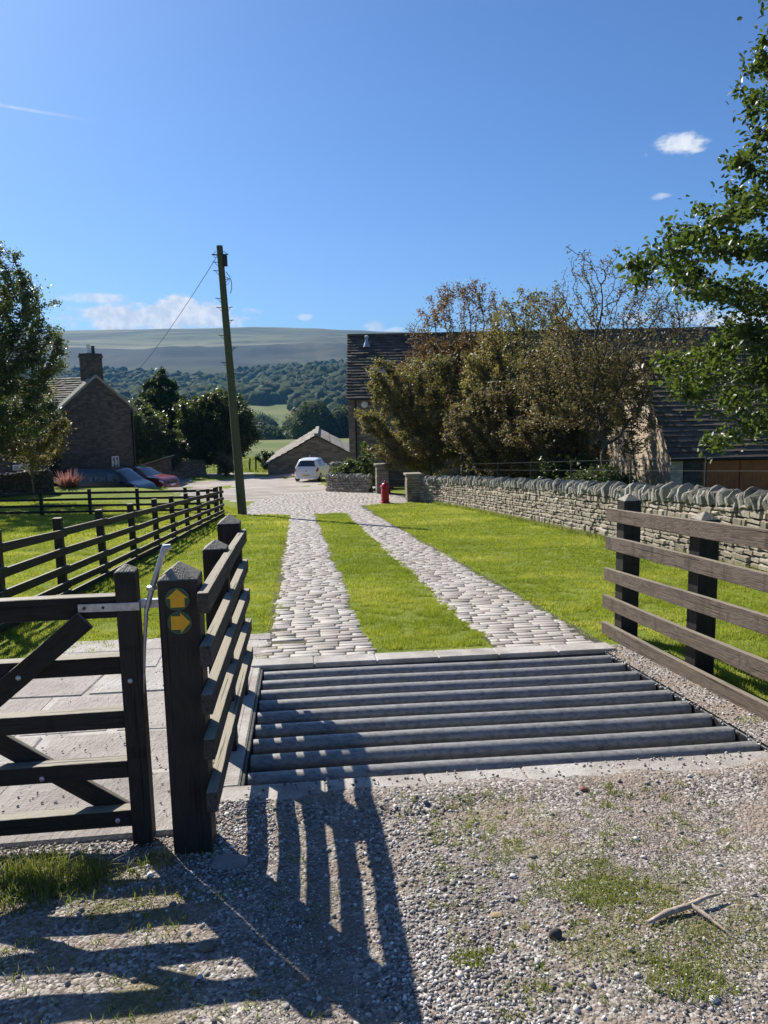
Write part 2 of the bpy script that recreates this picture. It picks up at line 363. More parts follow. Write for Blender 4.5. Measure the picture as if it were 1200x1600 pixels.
# ------------------------------------------------------------------ terrain: one sheet with the grid's pit left open
GV0, GV1, GU0, GU1 = -.34, 2.56, 3.70, 6.02
def axis(core0, core1, step, far0, far1, exact=(), g=1.06):
    a = list(np.arange(core0, core1 + 1e-6, step)); s = step; x = core0
    while x > far0: s *= g; x -= s; a.append(x)
    s = step; x = core1
    while x < far1: s = min(s * g, 90); x += s; a.append(x)
    a = [q for q in a if all(abs(q - e) > step * .5 for e in exact)] + list(exact)
    return np.array(sorted(a))
va = axis(-3.2, 3.4, .07, -3600, 3600, (GV0, GV1), 1.05); ua = axis(.6, 8.6, .07, -1500, 3900, (GU0, GU1), 1.035)
VV, UU = np.meshgrid(va, ua); X = .9936 * VV - .113 * UU; Yw = .113 * VV + .9936 * UU
Z = Hv(X, Yw)
# surface character
def inpoly(px, py, poly):
    ins = np.zeros(np.shape(px), bool); n = len(poly)
    for i in range(n):
        x0, y0 = poly[i]; x1, y1 = poly[(i + 1) % n]
        c = ((y0 > py) != (y1 > py)) & (px < (x1 - x0) * (py - y0) / (y1 - y0 + 1e-12) + x0); ins ^= c
    return ins
APRON = [(-.30, 26.6), (-1.72, 27.3), (-2.1, 32.6), (-1.95, 36.3), (-1.1, 39.1), (.55, 40.5), (2.2, 40.4), (3.84, 38.6), (4.6, 36.5), (5.4, 35.2), (5.3, 32.6), (4.4, 32.0), (3.2, 31.6), (2.6, 31.2), (2.6, 26.6)]
TRACK = [(-1.9, 36.3), (-5.0, 37.6), (-8.0, 46.), (-9.5, 55), (-14, 60), (-9, 66.), (-3.5, 69.), (1., 63.), (6, 57), (4.6, 43), (3.8, 38.6), (2.2, 39.4), (-1, 38.9)]
PARK = [(-8.0, 44), (-30, 40.5), (-34, 47), (-20, 58), (-9, 58)]
n1 = fbm(X, Yw, 1.2, 4, 3); n2 = fbm(X, Yw, .35, 3, 8)
far_gravel = (inpoly(VV, UU, TRACK) | inpoly(VV, UU, PARK)).astype(float) * np.where(fbm(X, Yw * .45, .45, 4, 91) > .60, .2, 1.)
front = 1 - np.clip((UU - 3.5 - (n1 - .5) * .3) / .15, 0, 1)                     # the gravel before the grid
front = np.where(VV > 2.7, 1 - np.clip((UU - 2.6 + (VV - 2.7) * .6 - (n1 - .5) * .5) / .2, 0, 1), front)
front = np.where(VV < -2.2, 1 - np.clip((UU - 5.4) / .3, 0, 1), front)
side = ((VV > 2.5) & (VV < 2.84) & (UU < 6.25)) | ((VV < -.34) & (VV > -2.3 + (UU - 5.6) * .45) & (UU < 7.3) & (UU > 3))
gravel = np.maximum(np.maximum(far_gravel, front), side.astype(float))
gravel = np.where(np.hypot(VV, UU) > 70, 0, gravel)
dxy = np.hypot(X, Yw)
near = np.clip(1 - (dxy - 10) / 6, 0, 1)
moss = 0
for (mv, mu, mr) in ((1.08, 2.52, .26), (1.2, 2.15, .30), (.95, 2.1, .2), (1.35, 2.5, .2), (.72, 3.1, .16), (.9, 2.85, .14), (1.5, 2.2, .3), (-1.15, 2.85, .3), (-.75, 2.75, .16), (-.5, 2.2, .2), (.55, 2.12, .1)): moss = np.maximum(moss, np.exp(-((VV - mv) ** 2 + (UU - mu) ** 2) / mr ** 2))
moss = moss * np.clip((fbm(X, Yw, 9., 3, 71) - .30) * 4, 0, 1)
fines = np.exp(-((VV - .62) ** 2 / .05 + (UU - 2.62) ** 2 / .12)) + .8 * np.exp(-((VV - .0) ** 2 / .03 + (UU - 2.5) ** 2 / .3))
Z = Z + (fbm(X, Yw, .5, 3, 5) - .5) * .05 * np.clip((dxy - 30) / 10, 0, 1)
# ruts and lumps in the loose gravel at our feet; a low grassy hump down the middle
lump = (fbm(X, Yw, 1.6, 3, 11) - .5) * .05 + (fbm(X, Yw, 7., 3, 21) - .5) * .022
hump = .035 * np.exp(-((VV - .95) / .5) ** 2)
Z = Z + np.where(UU < 3.42, (lump + hump - .012) * np.clip((3.42 - UU) / .4, 0, 1), 0) * (np.abs(VV) < 6)
Z = Z + np.where((UU > 3.3) & (UU < 3.69) & (VV > -.5), np.clip((UU - 3.2) / .22, 0, 1) * (.030 + .07 * (fbm(X, Yw, 2.6, 4, 51) - .5)) - .30 * np.clip(UU - 3.47, 0, 1), 0)
Z = Z + np.where(dxy > 700, (fbm(X, Yw, .004, 5, 31) - .5) * 40 * np.clip((dxy - 1000) / 1000, 0, 1) * np.where(dxy > 2700, .25, 1), 0)
Z = Z + np.where(dxy > 1300, (fbm(X, Yw * .3, .012, 4, 35) - .5) * 16 * np.clip((dxy - 1400) / 300, 0, 1) * np.clip((2150 - Yw) / 100, .1, 1), 0)
nv, nu = len(va), len(ua)
idx = np.arange(nv * nu).reshape(nu, nv)
Fq = np.stack([idx[:-1, :-1], idx[:-1, 1:], idx[1:, 1:], idx[1:, :-1]], -1).reshape(-1, 4)
vc = ((va[:-1] + va[1:]) / 2)[None, :].repeat(nu - 1, 0).ravel(); uc = ((ua[:-1] + ua[1:]) / 2)[:, None].repeat(nv - 1, 1).ravel()
keep = ~((vc > GV0) & (vc < GV1) & (uc > GU0) & (uc < GU1))
TV = np.stack([X.ravel(), Yw.ravel(), Z.ravel()], -1)
me = mesh_np('ground', TV, Fq[keep], smooth=180, extra={'gravel': gravel.ravel(), 'moss': moss.ravel(), 'fines': fines.ravel()})
m, n = material('ground_cover'); p = gpos(n); s = n.n('ShaderNodeSeparateXYZ', {0: p}); gy = s.outputs[1]; gz = s.outputs[2]
e1 = n.noise(p, 3., 4., .7); e2 = n.noise(p, 14., 4., .7); e3 = n.noise(p, 70., 3., .7); e4 = n.noise(p, .35, 3.)
pl = n.noise(n.vec('MULTIPLY', p, (1, 1, .2)), .9, 5., .6)
grass = n.ramp(n.math('ADD', n.math('MULTIPLY', e2, .5), n.math('MULTIPLY', pl, .5)), [(.3, (.085, .12, .012)), (.5, (.16, .20, .022)), (.68, (.30, .29, .06))])
grass = n.mix(n.math('MULTIPLY', n.ss(e3, .45, .62), .35), grass, (.05, .075, .012))
vo = n.n('ShaderNodeTexVoronoi', {'Vector': p, 'Scale': 85., 'Randomness': 1.}); vo2 = n.n('ShaderNodeTexVoronoi', {'Vector': p, 'Scale': 38., 'Randomness': 1.})
peb = n.mix(n.ss(vo2.outputs[0], .25, .5), n.n('ShaderNodeSeparateColor', {0: vo2.outputs['Color']}).outputs[0], n.n('ShaderNodeSeparateColor', {0: vo.outputs['Color']}).outputs[0])
grav = n.ramp(peb, [(0., (.10, .085, .072)), (.45, (.23, .197, .168)), (.8, (.37, .33, .29)), (1., (.56, .515, .465))])
grav = n.mix(n.ss(e1, .40, .56), n.mix(.75, grav, (.25, .195, .15)), grav)
grav = n.mix(n.math('MULTIPLY', n.attr('fines').outputs['Fac'], .75), grav, n.mix(n.ss(e3, .4, .6), (.10, .088, .075), (.20, .18, .155)))
grav = n.mix(n.math('MULTIPLY', n.ss(n.attr('moss').outputs['Fac'], .3, .9), .65), grav, n.mix(n.ss(e2, .35, .65), (.09, .10, .025), (.20, .165, .065)))
farg = n.mix(n.ss(n.noise(n.vec('MULTIPLY', p, (.5, 1.2, 1)), .8, 5., .65), .35, .65), (.27, .235, .20), (.46, .42, .38))
grav = n.mix(n.ss(gy, 14., 30.), grav, n.mix(.75, grav, farg))
msk = n.attr('gravel').outputs['Fac']
msk = n.ss(n.math('ADD', msk, n.math('MULTIPLY', n.math('SUBTRACT', e1, .5), .9)), .42, .58)
col = n.mix(msk, grass, grav)
# valley pasture, moor and shaded bracken slope far off
big = n.noise(n.vec('MULTIPLY', p, (1, 1, 2)), .008, 6., .6); streak = n.noise(n.vec('MULTIPLY', p, (.0014, .012, .0)), 1., 7., .65)
pas = n.mix(n.ss(n.noise(p, .02, 4.), .4, .6), (.095, .13, .03), (.16, .165, .055))
rows = n.math('SINE', n.math('MULTIPLY', n.math('ADD', s.outputs[0], n.math('MULTIPLY', gy, .1)), .1)); rows = n.math('SINE', n.math('MULTIPLY', n.math('ADD', gy, n.math('MULTIPLY', s.outputs[0], .5)), .35))
pas = n.mix(n.math('MULTIPLY', n.math('MULTIPLY', n.ss(rows, .2, .8), n.ss(gy, 140., 170.)), .35), pas, (.09, .13, .04))
col = n.mix(n.ss(gy, 62., 95.), col, pas)
wood_ = n.mix(n.ss(big, .4, .6), (.018, .030, .012), (.03, .042, .016))
shaded_brack = n.mix(n.ss(n.math('ADD', streak, n.math('MULTIPLY', big, .5)), .62, 1.0), (.006, .013, .007), (.020, .028, .012))  # near-black: the escarpment's shade is put into the bracken colour
mo2 = n.noise(n.vec('MULTIPLY', p, (.0016, .0042, .002)), 1., 6., .62); moor = n.mix(n.ss(mo2, .44, .60), (.028, .042, .016), (.125, .135, .058)); moor = n.mix(n.math('MULTIPLY', n.ss(streak, .5, .62), .5), moor, (.03, .034, .022)); moor = n.mix(n.math('MULTIPLY', n.math('SUBTRACT', 1., n.ss(gz, 156., 172.)), .7), moor, (.22, .20, .12))
hi = n.mix(n.ss(n.math('ADD', gz, n.math('MULTIPLY', n.math('SUBTRACT', big, .5), 24.)), 150., 156.), shaded_brack, moor)
scar = n.ss(n.noise(n.vec('MULTIPLY', p, (.05, .004, .02)), 1., 4., .7), .62, .72); hi = n.mix(n.math('MULTIPLY', scar, .3), hi, (.05, .05, .04))
spur = n.math('MULTIPLY', n.ss(n.math('ADD', s.outputs[0], n.math('MULTIPLY', n.math('SUBTRACT', streak, .5), 300.)), -330., -150.), n.ss(gz, 70., 100.)); hi = n.mix(n.math('MULTIPLY', spur, .75), hi, n.mix(n.ss(big, .42, .58), (.045, .05, .02), (.10, .085, .042)))
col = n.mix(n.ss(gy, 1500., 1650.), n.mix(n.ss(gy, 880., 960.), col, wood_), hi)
hb = n.math('ADD', n.math('MULTIPLY', n.math('SUBTRACT', 1., vo.outputs[0]), .6), n.math('ADD', n.math('MULTIPLY', n.math('SUBTRACT', 1., vo2.outputs[0]), .8), n.math('MULTIPLY', e2, 1.2)))
bs = n.math('MULTIPLY', n.math('SUBTRACT', 1., n.ss(gy, 20., 60.)), .9)
bmp = n.n('ShaderNodeBump', {'Height': hb, 'Distance': .012, 'Strength': bs}).outputs[0]
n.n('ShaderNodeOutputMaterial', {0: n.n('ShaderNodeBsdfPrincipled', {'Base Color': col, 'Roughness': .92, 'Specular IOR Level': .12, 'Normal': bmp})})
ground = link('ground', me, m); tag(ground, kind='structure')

# ------------------------------------------------------------------ cobbled driveway: bed and setts
m, n = material('sett_bed'); p = gpos(n); a = n.noise(p, 20., 4., .6)
finish(n, n.mix(n.ss(a, .4, .6), (.05, .044, .034), (.085, .085, .04)), .95, a, .01, .8); M_bed = m
m, n = material('gritstone_setts'); p = gpos(n); v = n.attr('var').outputs['Fac']; a = n.noise(p, 30., 5., .7); b = n.noise(p, 1.2, 4., .6)
col = n.ramp(v, [(0., (.28, .24, .20)), (.35, (.34, .30, .26)), (.75, (.39, .35, .305)), (1., (.46, .42, .37))])
col = n.mix(n.math('MULTIPLY', n.ss(b, .5, .72), .5), col, (.29, .23, .17))
col = n.mix(n.math('MULTIPLY', n.ss(a, .55, .75), .5), col, (.14, .125, .105))
finish(n, col, .66, a, .006, .8, spec=.4); M_sett = m
def setts(us, vs, pitch, lo, hi, inside, name, zoff=.012):
    VS = []; FS = []; VR = []
    u = us[0]; k = 0
    while u < us[1]:
        v = vs[0] - random.random() * .2; ph = pitch * random.uniform(.97, 1.03)
        while v < vs[1]:
            L = random.uniform(lo, hi)
            cv, cu = v + L / 2, u + ph / 2
            ed = inside(cv, cu, L)
            if ed:
                g = .005; a0, a1, b0, b1 = v + g, v + L - g, u + .009, u + ph - .009
                if ed is not True: a0, a1 = max(a0, ed[0]), min(a1, ed[1])
                if a1 - a0 < .05: v += L; continue
                wv_ = .010 * math.sin(cv * 3.1 + u * .2); b0 += wv_; b1 += wv_
                i = .007; dz = zoff + random.uniform(-.003, .0035); b = len(VS)
                t1, t2 = random.uniform(-.003, .003), random.uniform(-.003, .003)
                for (aa, bb, z) in ((a0, b0, -.03), (a1, b0, -.03), (a1, b1, -.03), (a0, b1, -.03), (a0, b0, dz - .009), (a1, b0, dz - .009), (a1, b1, dz - .009), (a0, b1, dz - .009),
                                    (a0 + i, b0 + i, dz + t1), (a1 - i, b0 + i, dz - t1 + t2), (a1 - i, b1 - i, dz - t2), (a0 + i, b1 - i, dz + t2)):
                    x, y = W(aa + random.uniform(-.003, .003), bb + random.uniform(-.002, .002)); VS.append((x, y, H(x, y) + z))
                FS += [[b, b+1, b+5, b+4], [b+1, b+2, b+6, b+5], [b+2, b+3, b+7, b+6], [b+3, b, b+4, b+7], [b+4, b+5, b+9, b+8], [b+5, b+6, b+10, b+9], [b+6, b+7, b+11, b+10], [b+7, b+4, b+8, b+11], [b+8, b+9, b+10, b+11]]
                VR += [random.random()] * 9
            v += L
        u += ph; k += 1
    return VS, FS, VR
APN = np.array(APRON)
def in_ap(v, u, L=0): return bool(inpoly(np.array([v]), np.array([u]), APRON)[0])
def strips(v, u, L):
    wob = .03 * math.sin(u * 1.3) + .015 * math.sin(u * 4.1); r_ = random.uniform(-.03, .03)
    if u >= 26.7: return False
    l0 = -.27 - (.16 if u < 7.3 else 0)
    if l0 + wob - L * .4 < v < .60 + wob + L * .4: return False if (v < -.1 and random.random() < (.16 if u < 9 else .03)) else (l0 + wob + r_, .60 + wob + r_)
    if 1.66 + wob - L * .4 < v < 2.60 - wob + L * .4: return (1.66 + wob + r_, 2.60 - wob + r_)
    return False
a = setts((6.28, 26.7), (-.5, 2.8), .108, .17, .33, strips, 's'); b = setts((26.7, 40.6), (-2.3, 5.6), .13, .16, .28, in_ap, 'a')
off = len(a[0]); VS = a[0] + b[0]; FS = np.array(a[1] + [[i + off for i in f] for f in b[1]]); 
drv = link('driveway', mesh_np('driveway', VS, FS, a[2] + b[2]), M_sett); tag(drv, kind='structure')
def sheet(name, poly, off, mat, step=.5):
    vs_ = [q[0] for q in poly]; us_ = [q[1] for q in poly]
    V0 = np.arange(min(vs_), max(vs_) + step, step); U0 = np.arange(min(us_), max(us_) + step, step)
    a, b = np.meshgrid(V0, U0); x = .9936 * a - .113 * b; y = .113 * a + .9936 * b; z = Hv(x, y) + off
    ii = np.arange(a.size).reshape(a.shape); F = np.stack([ii[:-1, :-1], ii[:-1, 1:], ii[1:, 1:], ii[1:, :-1]], -1).reshape(-1, 4)
    ca = (a[:-1, :-1] + step / 2).ravel(); cb = (b[:-1, :-1] + step / 2).ravel()
    k = inpoly(ca, cb, poly)
    return link(name, mesh_np(name, np.stack([x.ravel(), y.ravel(), z.ravel()], -1), F[k], smooth=180), mat)
for nm, pl in (('driveway_bed', [(-.33, 6.3), (.58, 6.3), (.58, 26.9), (-.33, 26.9)]), ('driveway_bed', [(1.66, 6.3), (2.62, 6.3), (2.62, 26.9), (1.66, 26.9)]), ('driveway_bed', APRON)):
    tag(sheet(nm, pl, .005 if 'x' else 0, M_bed, .1 if pl is not APRON else .2), kind='structure')

# ------------------------------------------------------------------ concrete surround, pit and stone path
m, n = material('worn_concrete'); p = gpos(n); a = n.noise(p, 3., 5., .6); b = n.noise(p, 45., 4., .7); c_ = n.noise(p, 9., 4., .7)
col = n.mix(n.ss(a, .35, .65), (.30, .27, .235), (.44, .41, .37)); col = n.mix(n.math('MULTIPLY', n.ss(b, .56, .7), .5), col, (.13, .12, .10)); col = n.mix(n.math('MULTIPLY', n.ss(c_, .55, .7), .5), col, (.24, .20, .16))
finish(n, col, .85, n.math('ADD', b, c_), .01, .8); M_conc = m
def slab(mb, v0, v1, u0, u1, z0, z1, var=None, j=0.):
    q = [(v0, u0), (v1, u0), (v1, u1), (v0, u1)]; q = [(a + random.uniform(-j, j), b + random.uniform(-j, j)) for a, b in q]
    mb.hexa([P(a, b, z0) for a, b in q] + [P(a, b, z1) for a, b in q], var)
b = MB()
for k in range(6):
    vv = -.42 + k * .512; slab(b, vv, vv + .512, GU0 - .24, GU0, -.3, .012 + random.uniform(-.004, .004))
    slab(b, vv, vv + .512, GU1, GU1 + .24, -.3, .022)
slab(b, GV0 - .09, GV0, GU0, GU1, -.3, .008); pass
tag(b.build('concrete_kerb', M_conc, bevel=.01), kind='structure')
m, n = material('pit_earth'); finish(n, n.mix(n.noise(gpos(n), 8.), (.02, .018, .015), (.06, .05, .04)), .95); M_pit = m
b = MB(); e = .002
b.add([P(GV0 - .3, GU0 - .3, -.55), P(GV1 + .3, GU0 - .3, -.55), P(GV1 + .3, GU1 + .3, -.55), P(GV0 - .3, GU1 + .3, -.55)], [[0, 1, 2, 3]])
for (q0, q1) in (((GV0 - e, GU0 - e), (GV1 + e, GU0 - e)), ((GV1 + e, GU0 - e), (GV1 + e, GU1 + e)), ((GV1 + e, GU1 + e), (GV0 - e, GU1 + e)), ((GV0 - e, GU1 + e), (GV0 - e, GU0 - e))):
    b.add([P(*q0, -.56), P(*q1, -.56), P(*q1, -.28), P(*q0, -.28)], [[0, 1, 2, 3]])
tag(b.build('pit', M_pit), kind='structure')

m, n = material('flagstone'); p = gpos(n); v = n.attr('var').outputs['Fac']; a = n.noise(p, 3.5, 6., .65); b_ = n.noise(n.vec('MULTIPLY', p, (4, 1.2, 1)), 9., 5., .7); c_ = n.noise(p, 60., 3., .7)
col = n.ramp(n.math('ADD', n.math('MULTIPLY', v, .3), n.math('MULTIPLY', a, .8)), [(.3, (.26, .225, .20)), (.55, (.36, .325, .29)), (.8, (.46, .43, .395))])
col = n.mix(n.math('MULTIPLY', n.ss(b_, .55, .7), .4), col, (.22, .18, .15)); col = n.mix(n.math('MULTIPLY', n.ss(c_, .6, .72), .6), col, (.13, .12, .10))
finish(n, col, .8, n.math('ADD', n.math('ADD', a, b_), n.math('MULTIPLY', c_, .4)), .018, 1., spec=.3); M_flag = m
sheet('stone_path', [(-4.6, 3.3), (-.5, 3.3), (-.36, 7.28), (-1.5, 7.28), (-2.1, 5.6), (-4.6, 5.2)], .011, M_conc, .12)['kind'] = 'structure'
b = MB()
rows = [(3.22, 3.95), (3.95, 4.62), (4.62, 5.45), (5.45, 6.15), (6.15, 6.8), (6.8, 7.3)]
for (u0, u1) in rows:
    v = -.56
    while v > -2.25 + (u0 - 5.6) * .4 * (u0 > 5.2) - (1.9 if u0 < 5.2 else 0):
        L = random.uniform(.55, 1.05); slab(b, v - L + .015, v - .015, u0 + .012, u1 - .012, -.1, .018 + random.uniform(-.006, .006), j=.02); v -= L
for k in range(3): slab(b, -.54 + .0, -.30, 6.42 + k * .3, 6.70 + k * .3, -.08, .014, j=.02)
tag(b.build('stone_path', M_flag, bevel=.012), kind='structure')

# ------------------------------------------------------------------ cattle grid
cg = thing('cattle_grid', 'steel cattle grid of nine round bars set across the drive', 'cattle grid', P((GV0+GV1)/2, (GU0+GU1)/2))
m, n = material('worn_steel_bar'); p = gpos(n); a = n.noise(n.vec('MULTIPLY', p, (1, 2, 2)), 22., 5., .7); b_ = n.noise(p, 70., 3.)
col = n.mix(n.ss(a, .34, .6), (.19, .185, .175), (.34, .325, .30)); col = n.mix(n.math('MULTIPLY', n.ss(n.noise(p, 4., 4.), .55, .7), .5), col, (.16, .145, .13))
finish(n, col, n.lin(a, .3, .7, .55, .42), b_, .002, .3, .25, .5); M_bar = m
nb = 9; step = (GU1 - GU0 - .16) / nb
for k in range(nb):
    u = 3.845 + k * .2525
    b = MB(); pts = [P(GV0 + .035 + (GV1 - GV0 - .07) * t / 6, u, -.045 + .004 * math.sin(t)) for t in range(7)]; b.tube(pts, .052, 20)
    b.build('bar', M_bar, cg, smooth=50)
b = MB()
for vv in (GV0 + .012, GV1 - .012):
    b.bar(P(vv, GU0 + .003, -.08), P(vv, GU1 - .003, -.08), .018, .15); 
for uu in (GU0 + .012, GU1 - .012): b.bar(P(GV0 + .024, uu, -.085), P(GV1 - .024, uu, -.085), .018, .14)
for vv in (GV0 + .95, GV0 + 1.95): b.bar(P(vv, GU0 + .03, -.19), P(vv, GU1 - .03, -.19), .08, .16)
b.build('frame', M_iron, cg, bevel=.003)

# ------------------------------------------------------------------ fences, gate post, gate
def bolt(mb, p, nrm, r=.012, h=.008):
    p = Vector(p); nrm = Vector(nrm).normalized(); mb.tube([p, p + nrm * h * .6, p + nrm * h], [r, r * .85, r * .35], 10)
# big gate post
gp = thing('gate_post', 'thick dark timber gate post with pyramid top carrying two round waymarks', 'post', P(-.487, 3.16))
post('shaft', P(-.487, 3.16), .160, 1.235, M_dark, gp, cap=.065)
m, n = material('waymark_green'); p = opos(n); a = n.noise(p, 40., 3.); finish(n, n.mix(a, (.008, .045, .022), (.02, .09, .045)), .4, spec=.5); M_green = m
M_yellow = plain('waymark_yellow', (.78, .40, .012), .5, 0, .08, 30.)
M_paleg = plain('waymark_rim', (.10, .22, .10), .5)
def waymark(z, right, label):
    # disc lies on the post's face that looks down the drive frame's -u
    c = P(-.490 + (.003 if right else 0), 3.16 - .0815, z)
    o = thing('waymark_sign', label, 'sign', c, ANG)
    X_, Z_ = Vector((math.cos(ANG), math.sin(ANG), 0)), Vector((0, 0, 1)); Nn = X_.cross(Z_)
    Mx = Matrix((X_, Z_, Nn)).transposed().to_4x4(); Mx.translation = c
    r = .0475; circ = [(r * math.cos(t * math.pi / 18), r * math.sin(t * math.pi / 18)) for t in range(36)]
    b = MB(); b.prism(circ, 0, .003, Mx); b.build('disc', M_green, o)
    b = MB(); vs = []; fs = []
    for t in range(36):
        a = t * math.pi / 18
        for rr in (.0455, .0466): vs.append(Mx @ Vector((rr * math.cos(a), rr * math.sin(a), .0036)))
    for t in range(36): q = (t + 1) % 36; fs.append([2*t, 2*t+1, 2*q+1, 2*q])
    b.add(vs, fs); b.build('rim_line', M_paleg, o)
    ar = [(-.028, -.033), (.028, -.033), (.028, .004), (.043, .004), (0, .043), (-.043, .004), (-.028, .004)]
    if right: ar = [(y, -x) for x, y in ar]
    b = MB(); b.prism(ar, .003, .0048, Mx); b.build('arrow', M_yellow, o, bevel=.0005)
waymark(1.087, False, 'round green waymark with yellow arrow pointing up, the higher one on the gate post')
waymark(.99, True, 'round green waymark with yellow arrow pointing right, the lower one on the gate post')

fa = thing('grid_fence', 'dark five rail timber fence running along the left side of the cattle grid', 'fence', P(-.45, 4.8))
post('post', P(-.455, 4.25), .13, 1.225, M_dark, fa, cap=.05); post('post', P(-.47, 5.33), .15, 1.30, M_dark, fa, cap=.06)
for k, (h0, h1) in enumerate(((1.123, 1.185), (.904, .965), (.712, .75), (.524, .525), (.305, .305))):
    board('rail', P(-.383, 3.0 - .01 * k, h0 - .042), P(-.383, 5.44 + .02 * k, h1 - .045), .044, .085, M_rail, fa, warp=.003)
fb = thing('grid_fence', 'brown five rail timber fence in front of the stone wall, right of the cattle grid', 'fence', P(2.95, 5))
for (v, u, w_) in ((2.895, 6.40, .155), (2.93, 5.2, .15), (2.95, 3.95, .15), (2.97, 2.6, .15)):
    post('post', P(v, u), w_, 1.33 if u > 6 else 1.24, M_dark, fb, cap=.06)
for k, (h0, h1) in enumerate(((1.20, 1.15), (.931, .90), (.65, .645), (.385, .36), (.125, .09))):
    board('rail', P(2.79, 6.60 + .01 * k, h0 - .062), P(2.845, 2.0, h1 - .062), .042, .118, M_rail2, fb, warp=.006)

fc = thing('long_fence', 'long dark five rail fence running down the left lawn toward the telegraph pole', 'fence', P(-3, 16))
us = [4., 6.05, 8.06, 10.04, 12.0, 14.0, 16.05, 18.0, 20.0, 22.1, 24.1, 25.9, 27.5]
def fv(u): return -3.06 + (u - 8) * .0205
for u in us: post('post', P(fv(u), u), .1, 1.05, M_dark, fc, cap=.006, lean=(random.uniform(-.02, .02), random.uniform(-.02, .02)))
for i in range(len(us) - 1):
    for hh in (.90, .655, .42, .22, .09):
        j = random.uniform(-.012, .012)
        board('rail', P(fv(us[i]) + .075, us[i] - .05, hh - .045 + j), P(fv(us[i+1]) + .075, us[i+1] + .045, hh - .045 + random.uniform(-.012, .012)), .035, .095, M_dark, fc, bevel=.003)
fd = thing('paddock_fence', 'four rail dark fence crossing the far lawn below the farmhouse vans', 'fence', (-10.5, 29.1, H(-10.5, 29.1)))
xs = [(-22.5, 30.), (-20, 29.7), (-17.4, 29.5), (-15.2, 29.3), (-13.1, 29.2), (-11.2, 29.1), (-9.35, 29.0), (-7.5, 28.9), (-6.3, 28.85)]
for x, y in xs: post('post', (x, y, H(x, y)), .11, 1.0, M_dark, fd, cap=.006, rz=0)
for i in range(len(xs) - 1):
    for hh in (.86, .62, .38, .15):
        (x0, y0), (x1, y1) = xs[i], xs[i+1]
        board('rail', (x0 - .03, y0 - .075, H(x0, y0) + hh), (x1 + .03, y1 - .075, H(x1, y1) + hh), .035, .09, M_dark, fd, bevel=0)

# the gate, closed against the big post; it stands along v at u = 3.2
gt = thing('field_gate', 'dark five barred timber gate with crossed braces and a galvanised latch', 'gate', P(-.6, 3.2))
GU_ = 3.2
def Gp(v, z, du=0.):     # z measured from the world level where the gate stands
    x, y = W(v, GU_ + du); return Vector((x, y, z))
zb = -.262
post('stile', Gp(-.708, zb), .084, .957 - zb, M_dark, gt, cap=.03, below=0)
for k, (z0, z1) in enumerate(((.736, .826), (.494, .569), (.258, .334), (.037, .112), (-.184, -.111))):
    board('top_rail' if k == 0 else 'rail', Gp(-.75, (z0 + z1) / 2), Gp(-3.6, (z0 + z1) / 2), .062, z1 - z0, M_dark, gt, warp=.002)
board('hanging_stile', Gp(-3.64, zb), Gp(-3.64, 1.0), .08, .08, M_dark, gt, up=(1, 0, 0))
board('brace', Gp(-.872, .738, -.045), Gp(-2.02, -.195, -.046), .028, .085, M_dark, gt)
board('brace', Gp(-.745, -.187, .046), Gp(-2.02, .737, .046), .028, .085, M_dark, gt)
nn = -Vector((-.113, .9936, 0))
for (v, z, d) in ((-1.146, .515, -.061), (-1.10, .062, -.032), (-.807, -.150, -.032), (-.713, .469, -.043), (-1.62, .295, -.061), (-1.9, .075, -.032)):
    b = MB(); bolt(b, Gp(v, z, d), nn); b.build('bolt', M_galv, gt, smooth=40)
b = MB(); b.bar(Gp(-.90, .785, -.036), Gp(-.655, .785, -.047), .006, .034); b.bar(Gp(-.662, .787, -.047), Gp(-.655, .787, -.01), .006, .034); b.bar(Gp(-.655, .787, -.012), Gp(-.575, .787, -.012), .03, .034)
lp = b.build('latch_strap', M_galv, gt, bevel=.001)
for v in (-.875, -.80, -.725):
    b = MB(); bolt(b, Gp(v, .785, -.043), nn, .007, .003); b.build('bolt', M_iron, lp, smooth=40)
b = MB(); b.tube([Gp(-.668, .40, -.02), Gp(-.652, .6, -.02), Gp(-.630, .777, -.03)], [.006, .007, .009], 10)
b.tube([Gp(-.632, .76, -.03), Gp(-.602, .857, -.03), Gp(-.549, 1.005, -.03)], [.010, .012, .0125], 12)
b.lathe(Gp(-.604, .857, -.03), [(.012, -.012), (.020, -.008), (.020, .006), (.012, .01)], 14)
b.tube([Gp(-.552, 1.0, -.03), Gp(-.541, 1.02, -.03), Gp(-.518, 1.023, -.028)], [.013, .017, .012], 12)
b.build('latch_lever', M_galv, gt, smooth=50)

# ------------------------------------------------------------------ dry stone wall
def rough_box(mb, c, ax, size, jit, var=None, cham=.18):
    """a stone block with knocked-off corners: ax = (long, out, up) unit vectors"""
    L, D, Hh = size; c = Vector(c); vs = []
    # 16 vertices: inner rectangle on the face + outer ring
    def q(a, b_, d): return c + ax[0] * (a * L / 2 + random.uniform(-jit, jit)) + ax[2] * (b_ * Hh / 2 + random.uniform(-jit, jit)) + ax[1] * (d * D / 2 + random.uniform(-jit, jit) * .6)
    k = 1 - cham * 2 * min(L, Hh) / L; k2 = 1 - cham * 2 * min(L, Hh) / Hh
    ring = [(-1, -1), (1, -1), (1, 1), (-1, 1)]
    vs = [q(a, b_, -1) for a, b_ in ring] + [q(a, b_, .55) for a, b_ in ring] + [q(a * k, b_ * k2, 1) for a, b_ in ring]
    fs = [[0, 1, 5, 4], [1, 2, 6, 5], [2, 3, 7, 6], [3, 0, 4, 7], [4, 5, 9, 8], [5, 6, 10, 9], [6, 7, 11, 10], [7, 4, 8, 11], [8, 9, 10, 11], [3, 2, 1, 0]]
    mb.add(vs, fs, var)
